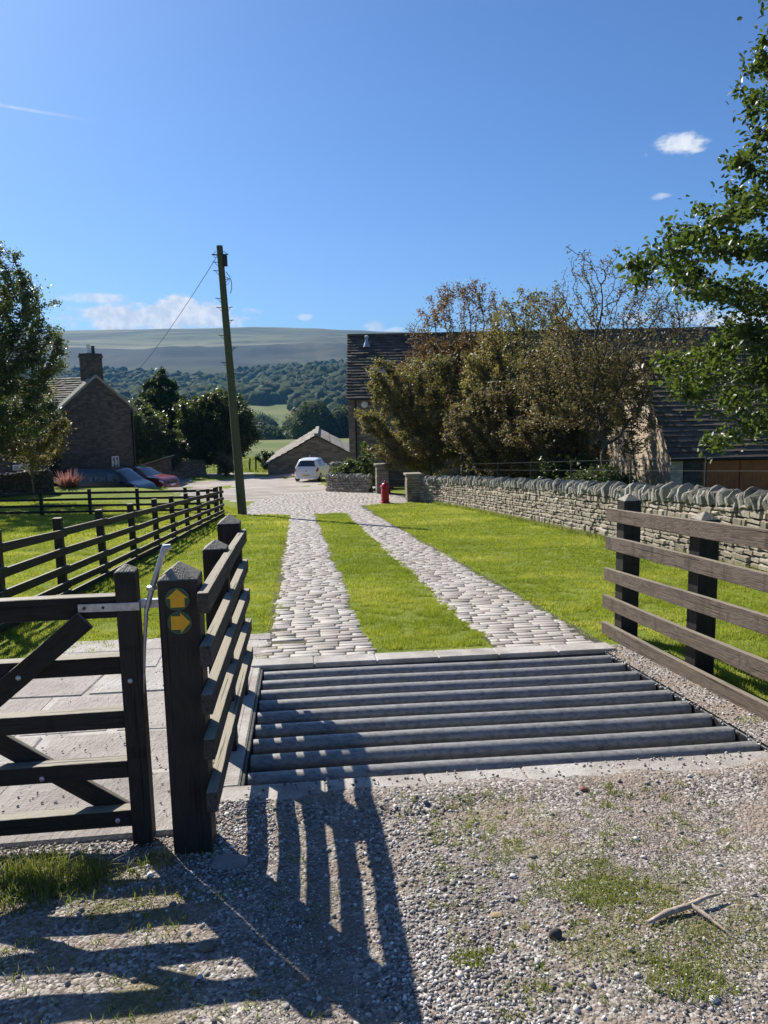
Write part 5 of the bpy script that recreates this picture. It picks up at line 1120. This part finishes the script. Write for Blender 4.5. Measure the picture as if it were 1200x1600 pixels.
tree('broadleaf_tree', 'rounded dark broadleaf tree directly behind the telegraph pole', (x, y, z), [(x, y, z + 1.8)], [((x - .1, y, z + 4.0), (3.0, 2.6, 2.4), 560), ((x + .9, y, z + 3.2), (2.4, 2.2, 2.2), 300), ((x - 1.2, y, z + 2.6), (2.0, 2, 1.6), 260), ((x, y, z + 5.8), (1.8, 1.7, .9), 160)],
     60000, .14, L_dark, M_bark, step=.32, di=2.4, dk=.5, seed=73, spread=.28, rmax=.2, clump=.9)
for (x, y, r_, lm, sd, lab) in ((-17.2, 57.6, .95, L_yel, 81, 'pale yellow-green shrub above the log store roof'), (-12.1, 59.3, .8, L_grey, 82, 'low scrubby bush at the foot of the dark round tree'), (-10.8, 71, 1.0, L_dark, 83, 'dark scrub bush by the field posts')):
    z = gz(x, y); tree('shrub', lab, (x, y, z), [(x, y, z + .4)], [((x, y, z + r_ * 1.1), (r_, r_, r_), 120)], 5000, .12, lm, M_bark, step=.25, di=1.6, dk=.35, seed=sd, rmax=.05, cat='shrub', spread=.15)
# field posts beyond the drive
for k, (px_, y, h_) in enumerate(((-12.1, 69.5, 1.25), (-11.6, 70, 1.35), (-12.6, 64.5, 1.1), (-12.0, 64.2, 1.05), (-14.2, 66, 1.), (-9.9, 78, 1.2), (-9.3, 79, 1.2))):
    o = post('field_post', (px_, y, gz(px_, y)), .13 if k < 4 else .1, h_, M_dark, None, cap=.006, lean=(random.uniform(-.06, .06), random.uniform(-.08, .08)))
    tag(o, 'weathered fence post standing in the field edge beyond the drive', 'post', 'posts at the field edge')

# ------------------------------------------------------------------ far woods
def ico(sub):
    bm = bmesh.new(); bmesh.ops.create_icosphere(bm, subdivisions=sub, radius=1); bm.verts.ensure_lookup_table()
    v = np.array([q.co[:] for q in bm.verts]); f = np.array([[q.index for q in t.verts] for t in bm.faces]); bm.free(); return v, f
IV2, IF2 = ico(3); IV1, IF1 = ico(2); IV0, IF0 = ico(1)
def crowns(cx, cy, cz, r, rng, V0, F0, rough=.42, tall=1.):
    n_ = len(cx); VS = []; FS = []; VR = []
    for k in range(n_):
        ph = rng.uniform(0, 100, 3); v = V0
        d = 1 + rough * (np.sin(v[:, 0] * 5 + ph[0]) * np.sin(v[:, 1] * 5 + ph[1]) + .7 * np.sin(v[:, 2] * 8 + ph[2]) * np.sin(v[:, 0] * 9 + ph[1])) * .6 + rng.normal(0, rough * .25, len(v))
        q = v * d[:, None] * np.array([r[k], r[k], r[k] * rng.uniform(.8, 1.15) * tall]) + np.array([cx[k], cy[k], cz[k]])
        FS.append(F0 + k * len(v)); VS.append(q); VR.append(np.clip(rng.normal(rng.uniform(.2, .8), .12, len(F0)), 0, 1))
    return np.concatenate(VS), np.concatenate(FS), np.concatenate(VR)
m, n = material('far_canopy'); v = n.attr('var').outputs['Fac']; p = gpos(n); a = n.noise(p, .6, 4., .7)
finish(n, n.mix(n.ss(a, .35, .65), n.ramp(v, [(0, (.022, .034, .014)), (1, (.044, .058, .024))]), (.068, .084, .036)), .95, a, .8, 1., spec=.05); M_canopy = m
rng = np.random.default_rng(9)
N_ = 4200; t_ = rng.uniform(-.52, .12, N_); yy = 860 + (1500 - 860) * rng.uniform(0, 1, N_) ** 1.1
den = fbm(t_ * yy, yy, .006, 3, 77); k = (den > .40) | (yy < 1350); k &= ~((t_ > -.10) & (t_ < .0) & (yy > 1500) & (den < .55)); k &= ~((np.abs(t_ + .085 - (yy - 1400) * -.00012) < .010) & (yy > 1250)); t_, yy = t_[k], yy[k]; xx = t_ * yy
rr = rng.uniform(4, 12, len(xx)) * np.where(yy > 1350, .75, 1.1)
V, F, VR = crowns(xx, yy, Hv(xx, yy) + rr * .45, rr, rng, IV1, IF1)
tag(link('far_wood', mesh_np('far_wood', V, F, VR, smooth=180), M_canopy), 'hazy blue woodland covering the lower hillside across the valley', 'woodland', kind='stuff')
# nearer valley trees: leafy clumps in rows
def valley(label, pts, rlo, rhi, seed, name='valley_wood'):
    rng = np.random.default_rng(seed); VS = []; FS = []; VR = []; o = 0
    for (x, y) in pts:
        r = rng.uniform(rlo, rhi); z = gz(x, y) + r * .75; n_ = 900; v = rng.normal(0, 1, (n_, 3)); v /= np.linalg.norm(v, axis=1)[:, None]
        lob = 1 + .22 * np.sin(v[:, 0] * 5 + x) * np.sin(v[:, 2] * 6 + y) + .1 * np.sin(v[:, 1] * 11 + x)
        c = np.array([x, y, z]) + v * r * lob[:, None] * rng.uniform(.75, 1.02, (n_, 1)) * np.array([1.1, 1.1, .95]); V, F, vr = leaves(c, r * .13, rng, .6, 'quad', 1.2); VS.append(V); FS.append(F + o); VR.append(vr); o += len(V)
        V, F, vr = crowns([x], [y], [z], [r * .9], rng, IV1, IF1, .2); F4 = np.concatenate([F, F[:, 2:3]], 1)
        VS.append(V); TR.append((V, F, vr))
        o += len(V)
    return VS, FS, VR
def valley_wood(label, pts, rlo, rhi, seed):
    global TR; TR = []
    VS, FS, VR = valley(label, pts, rlo, rhi, seed)
    o = link('valley_wood', mesh_np('valley_wood', np.concatenate(VS), np.concatenate(FS), np.concatenate(VR)), L_wood); tag(o, label, 'woodland', kind='stuff')
    V = []; F = []; b = 0; vr = []
    for v, f, q in TR: V.append(v); F.append(f + b); vr.append(q); b += len(v)
    link('foliage_core', mesh_np('foliage_core', np.concatenate(V), np.concatenate(F), np.concatenate(vr), smooth=180), M_canopy, o)
def band(y0, y1, t0, t1, n_, seed):
    r = np.random.default_rng(seed); y = r.uniform(y0, y1, n_); t = r.uniform(t0, t1, n_); return list(zip(t * y, y))
valley_wood('dark tree belt in the valley left of the low barn', band(330, 390, -.36, -.09, 46, 1), 7, 10, 3)
valley_wood('dark rounded copse rising behind the low barn roof', band(255, 330, -.105, .03, 26, 2), 6, 8.5, 4)
N3 = 190; t3 = rng.uniform(-.125, .03, N3); y3 = rng.uniform(620, 1180, N3); k = (t3 > -.108 + (y3 - 620) * -.00004); t3, y3 = t3[k], y3[k]; r3 = rng.uniform(8, 15, len(t3))
V, F, VR = crowns(t3 * y3, y3, Hv(t3 * y3, y3) + r3 * .5, r3, rng, IV2, IF2, .35)
tag(link('valley_wood', mesh_np('valley_wood', V, F, VR, smooth=180), M_canopy), 'billowing broadleaf wood climbing the slope behind the barn and house corner', 'woodland', kind='stuff')
valley_wood('scattered trees around the pale valley pasture', band(600, 860, -.40, -.19, 26, 5) + band(600, 700, -.30, -.19, 14, 6) + band(560, 640, -.2, -.1, 8, 7), 6, 9, 5)
# clouds are in the sky shader

# ------------------------------------------------------------------ grass
def blades(x, y, z, h, wd, rng, lean=.5, segs=1):
    n_ = len(x); a = rng.uniform(0, 2 * math.pi, n_); la = rng.uniform(0, 2 * math.pi, n_); l_ = np.abs(rng.normal(0, lean, n_)) * h
    sx = np.cos(a) * wd / 2; sy = np.sin(a) * wd / 2; dx = np.cos(la) * l_; dy = np.sin(la) * l_
    if segs == 1:
        V = np.stack([np.stack([x - sx, y - sy, z - .004], -1), np.stack([x + sx, y + sy, z - .004], -1), np.stack([x + dx, y + dy, z + h], -1)], 1).reshape(-1, 3)
        return V, np.arange(n_ * 3).reshape(-1, 3), rng.uniform(0, 1, n_)
    L = []
    for i in range(segs + 1):
        t = i / segs; w_ = (1 - t) ** .7 * 1.; hz = h * (t - .35 * t * t * (l_ / h).clip(0, 1.2)); q = t * t
        L += [np.stack([x - sx * w_ + dx * q, y - sy * w_ + dy * q, z + hz], -1), np.stack([x + sx * w_ + dx * q, y + sy * w_ + dy * q, z + hz], -1)]
    V = np.stack(L, 1).reshape(-1, 3); b0 = np.arange(n_)[:, None] * (2 * (segs + 1)); F = np.concatenate([b0 + [[2 * i, 2 * i + 1, 2 * i + 3, 2 * i + 2]] for i in range(segs)], 0)
    return V, F, np.tile(rng.uniform(0, 1, n_), segs)
L_lawn = leafmat('lawn_grass_blade', (.125, .165, .016), (.28, .31, .032), (.60, .53, .14), .40, .5, .2, (.26, .32, .04))
L_weed = leafmat('verge_grass_blade', (.09, .12, .02), (.19, .21, .035), (.42, .37, .16), .35, .5, .3)
rng = np.random.default_rng(12)
def scatter(poly, dens, umax=1e9):
    vs_ = [q[0] for q in poly]; us_ = [q[1] for q in poly]; A = (max(vs_) - min(vs_)) * (max(us_) - min(us_)); n_ = int(A * dens)
    v = rng.uniform(min(vs_), max(vs_), n_); u = rng.uniform(min(us_), max(us_), n_); k = inpoly(v, u, poly); return v[k], u[k]
def lawn(name, parts):
    VS = []; FS = []; VR = []; o = 0
    for poly, dens, h, wd in parts:
        v, u = scatter(poly, dens); edge = fbm(v, u, 3., 2, 4)
        x = .9936 * v - .113 * u; y = .113 * v + .9936 * u
        cl = fbm(x, y, 7., 3, 15); big = fbm(x, y, .9, 3, 25); keep = rng.uniform(0, 1, len(v)) < np.clip((cl - .30) * 3.4, .12, 1)
        v, u, x, y, cl, big = [q[keep] for q in (v, u, x, y, cl, big)]
        hh = h * (.35 + 1.5 * np.clip(cl - .25, 0, 1)) * rng.uniform(.5, 1.25, len(v)) * (.8 + .5 * big)
        V, F, vr = blades(x, y, Hv(x, y), hh, wd * rng.uniform(.7, 1.3, len(v)), rng, .8)
        mow = fbm(x * .5, y * 2.2, .9, 3, 33)
        vr = np.clip(.30 * vr + 1.15 * (big - .34) + .8 * (mow - .42) + .5 * (cl - .5) + (rng.uniform(0, 1, len(v)) < .04) * .4, 0, 1)
        VS.append(V); FS.append(F + o); VR.append(vr); o += len(V)
    return link(name, mesh_np(name, np.concatenate(VS), np.concatenate(FS), np.concatenate(VR)), L_lawn)
def rag(v0, v1, u0, u1, a0=0., a1=0.):
    # strip with uneven, creeping edges
    us_ = np.arange(u0, u1 + 1e-6, .06); w0 = (fbm(us_, us_ * 0 + 3, 2.5, 4, 61) - .5) * .16; w1 = (fbm(us_, us_ * 0 + 9, 2.5, 4, 62) - .5) * .16
    wob = .03 * np.sin(us_ * 1.3) + .015 * np.sin(us_ * 4.1)
    return [(v0 + q + (o_ if a0 else 0), t) for q, t, o_ in zip(w0, us_, wob)] + [(v1 + q + (o_ if a1 else 0), t) for q, t, o_ in list(zip(w1, us_, wob))[::-1]]
isl = lambda u0, u1: rag(.59, 1.69, u0, u1, 1, 1)
g = lawn('lawn_grass', [(isl(6.42, 9), 11000, .045, .006), (isl(9, 13), 6500, .045, .008), (isl(13, 26.8), 2600, .045, .013)]); tag(g, 'green grass strip growing between the two cobbled tracks', 'grass', kind='stuff')
wallv = 6.45
g = lawn('lawn_grass', [([(2.92, 2.6), (6.5, 2.6), (6.5, 6.4), (2.92, 6.4)], 5500, .05, .007), (rag(2.57, 2.80, 6.42, 26.7), 2600, .04, .012), (rag(-.43, -.25, 7.4, 26.7), 2600, .04, .012), ([(2.72, 6.42), (6.45, 6.42), (6.4, 11), (2.72, 11)], 6500, .04, .008), ([(2.72, 11), (6.4, 11), (6.4, 18), (2.72, 18)], 3200, .038, .013), ([(2.72, 18), (6.4, 18), (6.2, 30), (5.1, 33), (3.4, 31.8), (2.72, 30.9)], 1300, .04, .022)]); tag(g, 'mown bright green lawn between the right track and the stone wall', 'grass', kind='stuff')
g = lawn('lawn_grass', [([(-.40, 7.45), (-.32, 12), (-8, 12), (-8, 5.9), (-2.4, 5.75), (-1.9, 6.3), (-1.5, 7.35)], 5200, .045, .008), ([(-.33, 12), (-.33, 19), (-12, 19), (-12, 12)], 2300, .045, .013), ([(-.33, 19), (-.35, 26.6), (-1.8, 27.4), (-2.3, 32), (-3.6, 35), (-8, 36.5), (-9, 40.5), (-20, 40), (-20, 19)], 900, .06, .025)]); tag(g, 'green grass of the left lawn either side of the long fence', 'grass', kind='stuff')
# rough grass round the parking, barn and the wall foot
VS = []; FS = []; VR = []; o = 0
for poly, dens, h, wd in (([(-8, 44), (-2, 41), (1.8, 42.5), (4, 58), (-3, 58.5), (-6, 50)], 60, .12, .04), ([(-9, 60), (4, 60), (6, 95), (-14, 110), (-22, 80)], 22, .28, .08), ([(-16, 57), (-9, 57), (-10, 64), (-18, 66)], 70, .16, .05)):
    v, u = scatter(poly, dens); k = ~inpoly(v, u, TRACK) & (fbm(v, u, .5, 2, 9) > .4); v, u = v[k], u[k]; x = .9936 * v - .113 * u; y = .113 * v + .9936 * u; V, F, vr = blades(x, y, Hv(x, y), h * rng.uniform(.4, 1.2, len(v)), wd, rng, .5); VS.append(V); FS.append(F + o); VR.append(vr); o += len(V)
v = rng.uniform(-.05, .22, 5200); s = rng.uniform(3, 31.5, 5200); wv = np.interp(s, [q[1] for q in wall_vu], [q[0] for q in wall_vu]); v = wv - .26 - np.abs(v); x = .9936 * v - .113 * s; y = .113 * v + .9936 * s
V, F, vr = blades(x, y, Hv(x, y), rng.uniform(.04, .16, len(v)), .009 + s * .0006, rng, .4); VS.append(V); FS.append(F + o); VR.append(vr); o += len(V)
tag(link('rough_grass', mesh_np('rough_grass', np.concatenate(VS), np.concatenate(FS), np.concatenate(VR)), L_weed), 'rough grass round the gravel yard and along the wall foot', 'grass', kind='stuff')

# ground height on the built sheet near our feet (ruts and hump included)
def zs(v, u):
    v = np.asarray(v); u = np.asarray(u)
    i = np.clip(np.searchsorted(ua, u) - 1, 0, nu - 2); j = np.clip(np.searchsorted(va, v) - 1, 0, nv - 2)
    f = (u - ua[i]) / (ua[i+1] - ua[i]); g_ = (v - va[j]) / (va[j+1] - va[j])
    return (Z[i, j] * (1 - g_) + Z[i, j+1] * g_) * (1 - f) + (Z[i+1, j] * (1 - g_) + Z[i+1, j+1] * g_) * f
def xy(v, u): return .9936 * v - .113 * u, .113 * v + .9936 * u
# weeds and tufts on the gravel
VS = []; FS = []; VR = []; o = 0
def tuft(cv, cu, r, n_, h, lean=.8, wd=.004, sg=3):
    global o
    a = rng.uniform(0, 6.28, n_); rr = r * np.sqrt(rng.uniform(0, 1, n_)); v = cv + np.cos(a) * rr * 1.4; u = cu + np.sin(a) * rr; x, y = xy(v, u)
    V, F, vr = blades(x, y, zs(v, u), h * rng.uniform(.35, 1.1, n_), wd, rng, lean, sg); VS.append(V); FS.append(F + o); VR.append(np.clip(vr * .8 + rng.uniform(-.1, .25), 0, 1)); o += len(V)
for (cv, cu, r, n_, h) in ((-1.4, 2.75, .16, 500, .06), (-1.15, 2.84, .13, 500, .06), (-.92, 2.86, .10, 260, .045), (-1.25, 2.5, .14, 260, .04), (-.95, 2.45, .12, 160, .035), (-.55, 2.6, .08, 120, .035), (-1.2, 2.98, .16, 900, .085), (-1.0, 2.96, .15, 1000, .09), (-1.35, 2.85, .18, 700, .07), (-.82, 2.93, .1, 220, .05), (-.63, 3.03, .06, 120, .06), (-.56, 2.78, .08, 90, .04), (-.42, 2.72, .06, 70, .035), (-.68, 2.70, .09, 80, .035), (-1.2, 2.6, .2, 120, .035),
                           (1.05, 2.55, .17, 900, .03), (1.15, 2.42, .14, 600, .028), (.95, 2.15, .14, 420, .026), (1.15, 2.2, .16, 420, .026), (1.3, 2.15, .12, 300, .03), (1.12, 1.98, .09, 420, .05), (.8, 3.28, .1, 90, .05), (.66, 3.05, .12, 160, .045), (1.0, 3.1, .08, 70, .035), (.75, 2.83, .08, 130, .03), (1.12, 2.78, .1, 150, .03), (1.3, 2.9, .1, 90, .03), (.5, 2.2, .05, 120, .035), (.62, 2.02, .06, 60, .04), (1.45, 2.6, .1, 120, .03), (1.06, 2.50, .10, 500, .02), (-.45, 2.15, .3, 130, .03), (-.2, 1.98, .15, 60, .04), (-.45, 3.08, .05, 40, .05), (-.6, 3.35, .06, 90, .03), (-.38, 6.35, .1, 260, .03), (-.3, 6.7, .12, 300, .03), (-.2, 7.2, .15, 300, .025), (-.15, 7.9, .12, 200, .025), (-1.2, 4.62, .5, 130, .02), (-1.6, 5.6, .3, 300, .03), (-.8, 6.7, .25, 160, .03), (2.68, 3.7, .08, 160, .04), (2.7, 4.2, .06, 80, .03), (2.75, 3.4, .12, 200, .05)):
    tuft(cv, cu, r, n_, h)
for _ in range(220): cv, cu = rng.uniform(.4, 1.9), rng.uniform(1.9, 3.4); tuft(cv, cu, .02, rng.integers(6, 22), .03)
for _ in range(90): cv, cu = rng.uniform(-1.4, .1), rng.uniform(1.9, 3.0); tuft(cv, cu, .02, rng.integers(4, 14), .03)
tag(link('verge_grass', mesh_np('verge_grass', np.concatenate(VS), np.concatenate(FS), np.concatenate(VR)), L_weed), 'grass tufts and weeds growing through the gravel', 'grass', kind='stuff')

VS = []; FS = []; VR = []; o = 0
L_moss = leafmat('moss_and_dry_grass', (.07, .075, .02), (.15, .14, .04), (.34, .27, .12), .25, .7, .2, (.2, .19, .05))
mn = 26000; v = rng.uniform(-1.6, 2.0, mn); u = rng.uniform(1.8, 3.4, mn); mm_ = 0
for (mv, mu, mr) in ((1.08, 2.52, .22), (1.2, 2.15, .28), (.95, 2.1, .2), (1.35, 2.5, .18), (.72, 3.1, .14), (.9, 2.85, .12), (1.5, 2.2, .26), (-1.15, 2.75, .28), (-.75, 2.7, .14), (-.5, 2.2, .2), (.55, 2.12, .08)): mm_ = np.maximum(mm_, np.exp(-((v - mv) ** 2 + (u - mu) ** 2) / mr ** 2))
kp = (mm_ * np.clip((fbm(v, u, 7., 4, 72) - .36) * 5, 0, 1.3)) > rng.uniform(.15, 1, mn); v, u = v[kp], u[kp]; x, y = xy(v, u)
V, F, vr = blades(x, y, zs(v, u), rng.uniform(.004, .016, len(v)), .004, rng, 1.6); tag(link('moss', mesh_np('moss', V, F, vr), L_moss), 'low brown-green moss and dry grass on the gravel', 'moss', kind='stuff')

# ------------------------------------------------------------------ loose gravel
m, n = material('limestone_chippings'); v = n.attr('var').outputs['Fac']; p = gpos(n); a = n.noise(p, 120., 3., .7)
col = n.ramp(v, [(0., (.13, .115, .105)), (.3, (.25, .228, .205)), (.7, (.42, .39, .36)), (.92, (.66, .63, .59)), (1., (.76, .73, .69))]); col = n.mix(n.math('MULTIPLY', n.ss(a, .5, .7), .35), col, (.20, .17, .14))
finish(n, col, .85, a, .003, .6, spec=.2); M_chip = m
VARS = []
for k in range(14):
    q = IV0 * (1 + rng.normal(0, .24, (len(IV0), 1))) * np.array([1, rng.uniform(.6, .95), rng.uniform(.45, .8)]); VARS.append(q)
def stones(v, u, r, z=None, sink=.25):
    x, y = xy(v, u); z = zs(v, u) if z is None else z; n_ = len(x); a = rng.uniform(0, 6.28, n_); tl = rng.normal(0, .35, n_); kk = rng.integers(0, len(VARS), n_); VA = np.array(VARS)[kk]
    ca, sa, ct_, st_ = np.cos(a)[:, None], np.sin(a)[:, None], np.cos(tl)[:, None], np.sin(tl)[:, None]
    X0 = VA[:, :, 0]; Y0 = VA[:, :, 1] * ct_ - VA[:, :, 2] * st_; Z0 = VA[:, :, 1] * st_ + VA[:, :, 2] * ct_
    X1 = X0 * ca - Y0 * sa; Y1 = X0 * sa + Y0 * ca; r_ = r[:, None]
    V = np.stack([x[:, None] + X1 * r_, y[:, None] + Y1 * r_, (z + r * (.55 - sink))[:, None] + Z0 * r_], -1).reshape(-1, 3)
    F = (IF0[None] + (np.arange(n_) * len(IV0))[:, None, None]).reshape(-1, 3); return V, F, np.repeat(rng.uniform(0, 1, n_) ** 1.1, len(IF0))
VS = []; FS = []; VR = []; o = 0
def addst(v, u, r, **k):
    global o
    V, F, vr = stones(v, u, r, **k); VS.append(V); FS.append(F + o); VR.append(vr); o += len(V)
n_ = 90000; u = 1.7 + (3.75 - 1.7) * rng.uniform(0, 1, n_) ** 1.1; v = rng.uniform(-1.75, 2.6, n_)
d = fbm(v, u * .6, 1.5, 3, 41); rut = np.exp(-((v - .12) / .22) ** 2) + .8 * np.exp(-((v - 1.75) / .28) ** 2)      # packed wheel tracks carry fewer stones
keep = rng.uniform(0, 1, n_) < np.clip((d - .42) * 4, .10, 1) * (1 - .7 * np.clip(rut, 0, 1)); keep &= ~((v < -.35) & (u > 3.2)) & ~((u > 3.46) & (rng.uniform(0, 1, n_) < .80 * np.clip((u - 3.46) / .15, 0, 1))) & (u < 3.69)
v, u = v[keep], u[keep]; sm = np.clip((fbm(v, u, 1.3, 3, 88) - .28) * 2.6, .25, 1.25); r = .0022 + .0095 * sm * rng.uniform(0, 1, len(v)) ** 3.6; addst(v, u, r)
n_ = 520; v = rng.uniform(-1.5, 1.9, n_); u = rng.uniform(1.8, 3.5, n_); k = rng.uniform(0, 1, n_) < np.where((v > .15) & (v < .75) | (v < -.3), .9, .35); v, u = v[k], u[k]; addst(v, u, rng.uniform(.008, .015, len(v)))
n_ = 2600; v = rng.normal(.42, .14, n_); u = 1.8 + 1.5 * rng.uniform(0, 1, n_) ** 1.6; addst(v, u, rng.uniform(.004, .010, n_))
n_ = 1500; v = rng.normal(-.38, .1, n_); u = rng.uniform(2.7, 3.5, n_); k = v > -.5; addst(v[k], u[k], rng.uniform(.004, .010, k.sum()))
n_ = 900; v = rng.uniform(2.5, 2.85, n_); u = rng.uniform(3.2, 6.2, n_); addst(v, u, rng.uniform(.003, .012, n_) )
n_ = 700; v = rng.uniform(-2.2, -.4, n_); u = rng.uniform(3.3, 6.3, n_); k = rng.uniform(0, 1, n_) < np.clip(1.3 - (u - 3.3) * .35 - (v < -1.2) * .3, .1, 1); x_, y_ = xy(v[k], u[k]); addst(v[k], u[k], rng.uniform(.003, .009, k.sum()), z=Hv(x_, y_) + .02, sink=.1)
n_ = 1400; v = rng.uniform(-1.7, -.6, n_); u = rng.uniform(3.0, 3.3, n_); addst(v, u, rng.uniform(.003, .008, n_))
n_ = 260; v = rng.uniform(-.3, 2.6, n_); u = rng.uniform(3.46, 3.69, n_); x_, y_ = xy(v, u); addst(v, u, rng.uniform(.003, .010, n_), z=Hv(x_, y_) + .014, sink=.15)
tag(link('gravel_stones', mesh_np('gravel_stones', np.concatenate(VS), np.concatenate(FS), np.concatenate(VR)), M_chip), 'loose pale grey chippings scattered over the track', 'gravel', kind='stuff')
# a few larger stones one could pick up
def rock(v, u, r, mat, label, flat=.7, name='stone', sd=1):
    rr = np.random.default_rng(sd); q = IV2 * (1 + .12 * np.sin(IV2[:, :1] * 3 + sd) * np.sin(IV2[:, 1:2] * 4 + sd) + rr.normal(0, .015, (len(IV2), 1))) * np.array([1.1, .8, flat]) * r; x, y = xy(v, u)
    q = q + np.array([x, y, float(zs(v, u)) + r * flat * .55]); o = link(name, mesh_np(name, q, IF2, smooth=180), mat); tag(o, label, 'stone'); return o
rock(.80, 2.245, .021, stone('dark_pebble', (.06, .055, .055), (.08, .075, .075), (.10, .10, .10), .004, 4, 0, .1), 'dark purple-grey egg-shaped stone lying among the pale gravel', .95, sd=3)
rock(.64, 2.40, .022, plain('yellow_stone', (.32, .24, .13), .85), 'flat yellowish stone half buried in the gravel', .3, sd=8)
rock(1.33, 3.36, .022, plain('rust_stone', (.22, .10, .07), .85), 'small rust-red stone near the cattle grid kerb', .5, sd=5)
rock(-.72, 2.62, .026, M_cope, 'grey angular stone in the gate shadow at the lower left', .6, sd=11)
rock(-.36, 2.42, .028, M_cope, 'pale upright chunk of stone near the rail shadows', .7, sd=14)
rock(-.33, 2.98, .075, M_flag, 'flat weathered slab sunk in the gravel before the gate post', .22, sd=17)
# forked dry stick
M_stick = barkmat('bleached_stick', (.30, .24, .18), (.50, .42, .34))
def SP(v, u, h): x, y = xy(v, u); return Vector((x, y, float(zs(v, u)) + h))
b = MB(); b.tube([SP(1.13, 2.27, .012), SP(1.22, 2.31, .018), SP(1.31, 2.335, .022), SP(1.40, 2.375, .03), SP(1.47, 2.40, .026)], [.006, .011, .010, .007, .004], 8)
b.tube([SP(1.325, 2.34, .024), SP(1.345, 2.28, .02), SP(1.375, 2.21, .008)], [.008, .008, .004], 7)
tag(b.build('stick', M_stick, smooth=60), 'bleached forked dry stick lying on the mossy gravel', 'stick')
# dry fallen leaves
b = MB()
for (v, u) in ((1.9, 8.1), (.9, 10.6), (4.2, 9.4), (3.6, 13), (5.1, 8.6), (2.9, 7.0)):
    x, y = W(v, u); z = H(x, y) + .03; a = random.uniform(0, 6); d = Vector((math.cos(a), math.sin(a), 0)) * .03; s_ = Vector((-d.y, d.x, 0)) * .6; p = Vector((x, y, z)); b.add([p - d, p + s_ + Vector((0, 0, .012)), p + d, p - s_ + Vector((0, 0, .014))], [[0, 1, 2, 3]])
    lf = b.build('fallen_leaf', L_rust); tag(lf, 'dry brown fallen leaf lying on the grass', 'leaf', 'fallen leaves on the lawns'); b = MB()

# ------------------------------------------------------------------ haze: one closed box of thin even air
b = MB(); b.box((0, 1100, 140), (9000, 7400, 390)); 
m = bpy.data.materials.new('thin_haze'); m.use_nodes = True; n = NT(m.node_tree)
pv = n.n('ShaderNodeVolumePrincipled', {'Color': (.19, .50, .96, 1), 'Density': .0001, 'Anisotropy': 0.}); n.t.links.new(pv.outputs[0], n.n('ShaderNodeOutputMaterial').inputs['Volume'])
hz = b.build('haze', m); tag(hz, 'thin blue haze filling the valley air', 'haze', kind='stuff')
print('FACES', sum(len(o.data.polygons) for o in bpy.data.objects if o.type == 'MESH'), 'OBJ', len(bpy.data.objects))
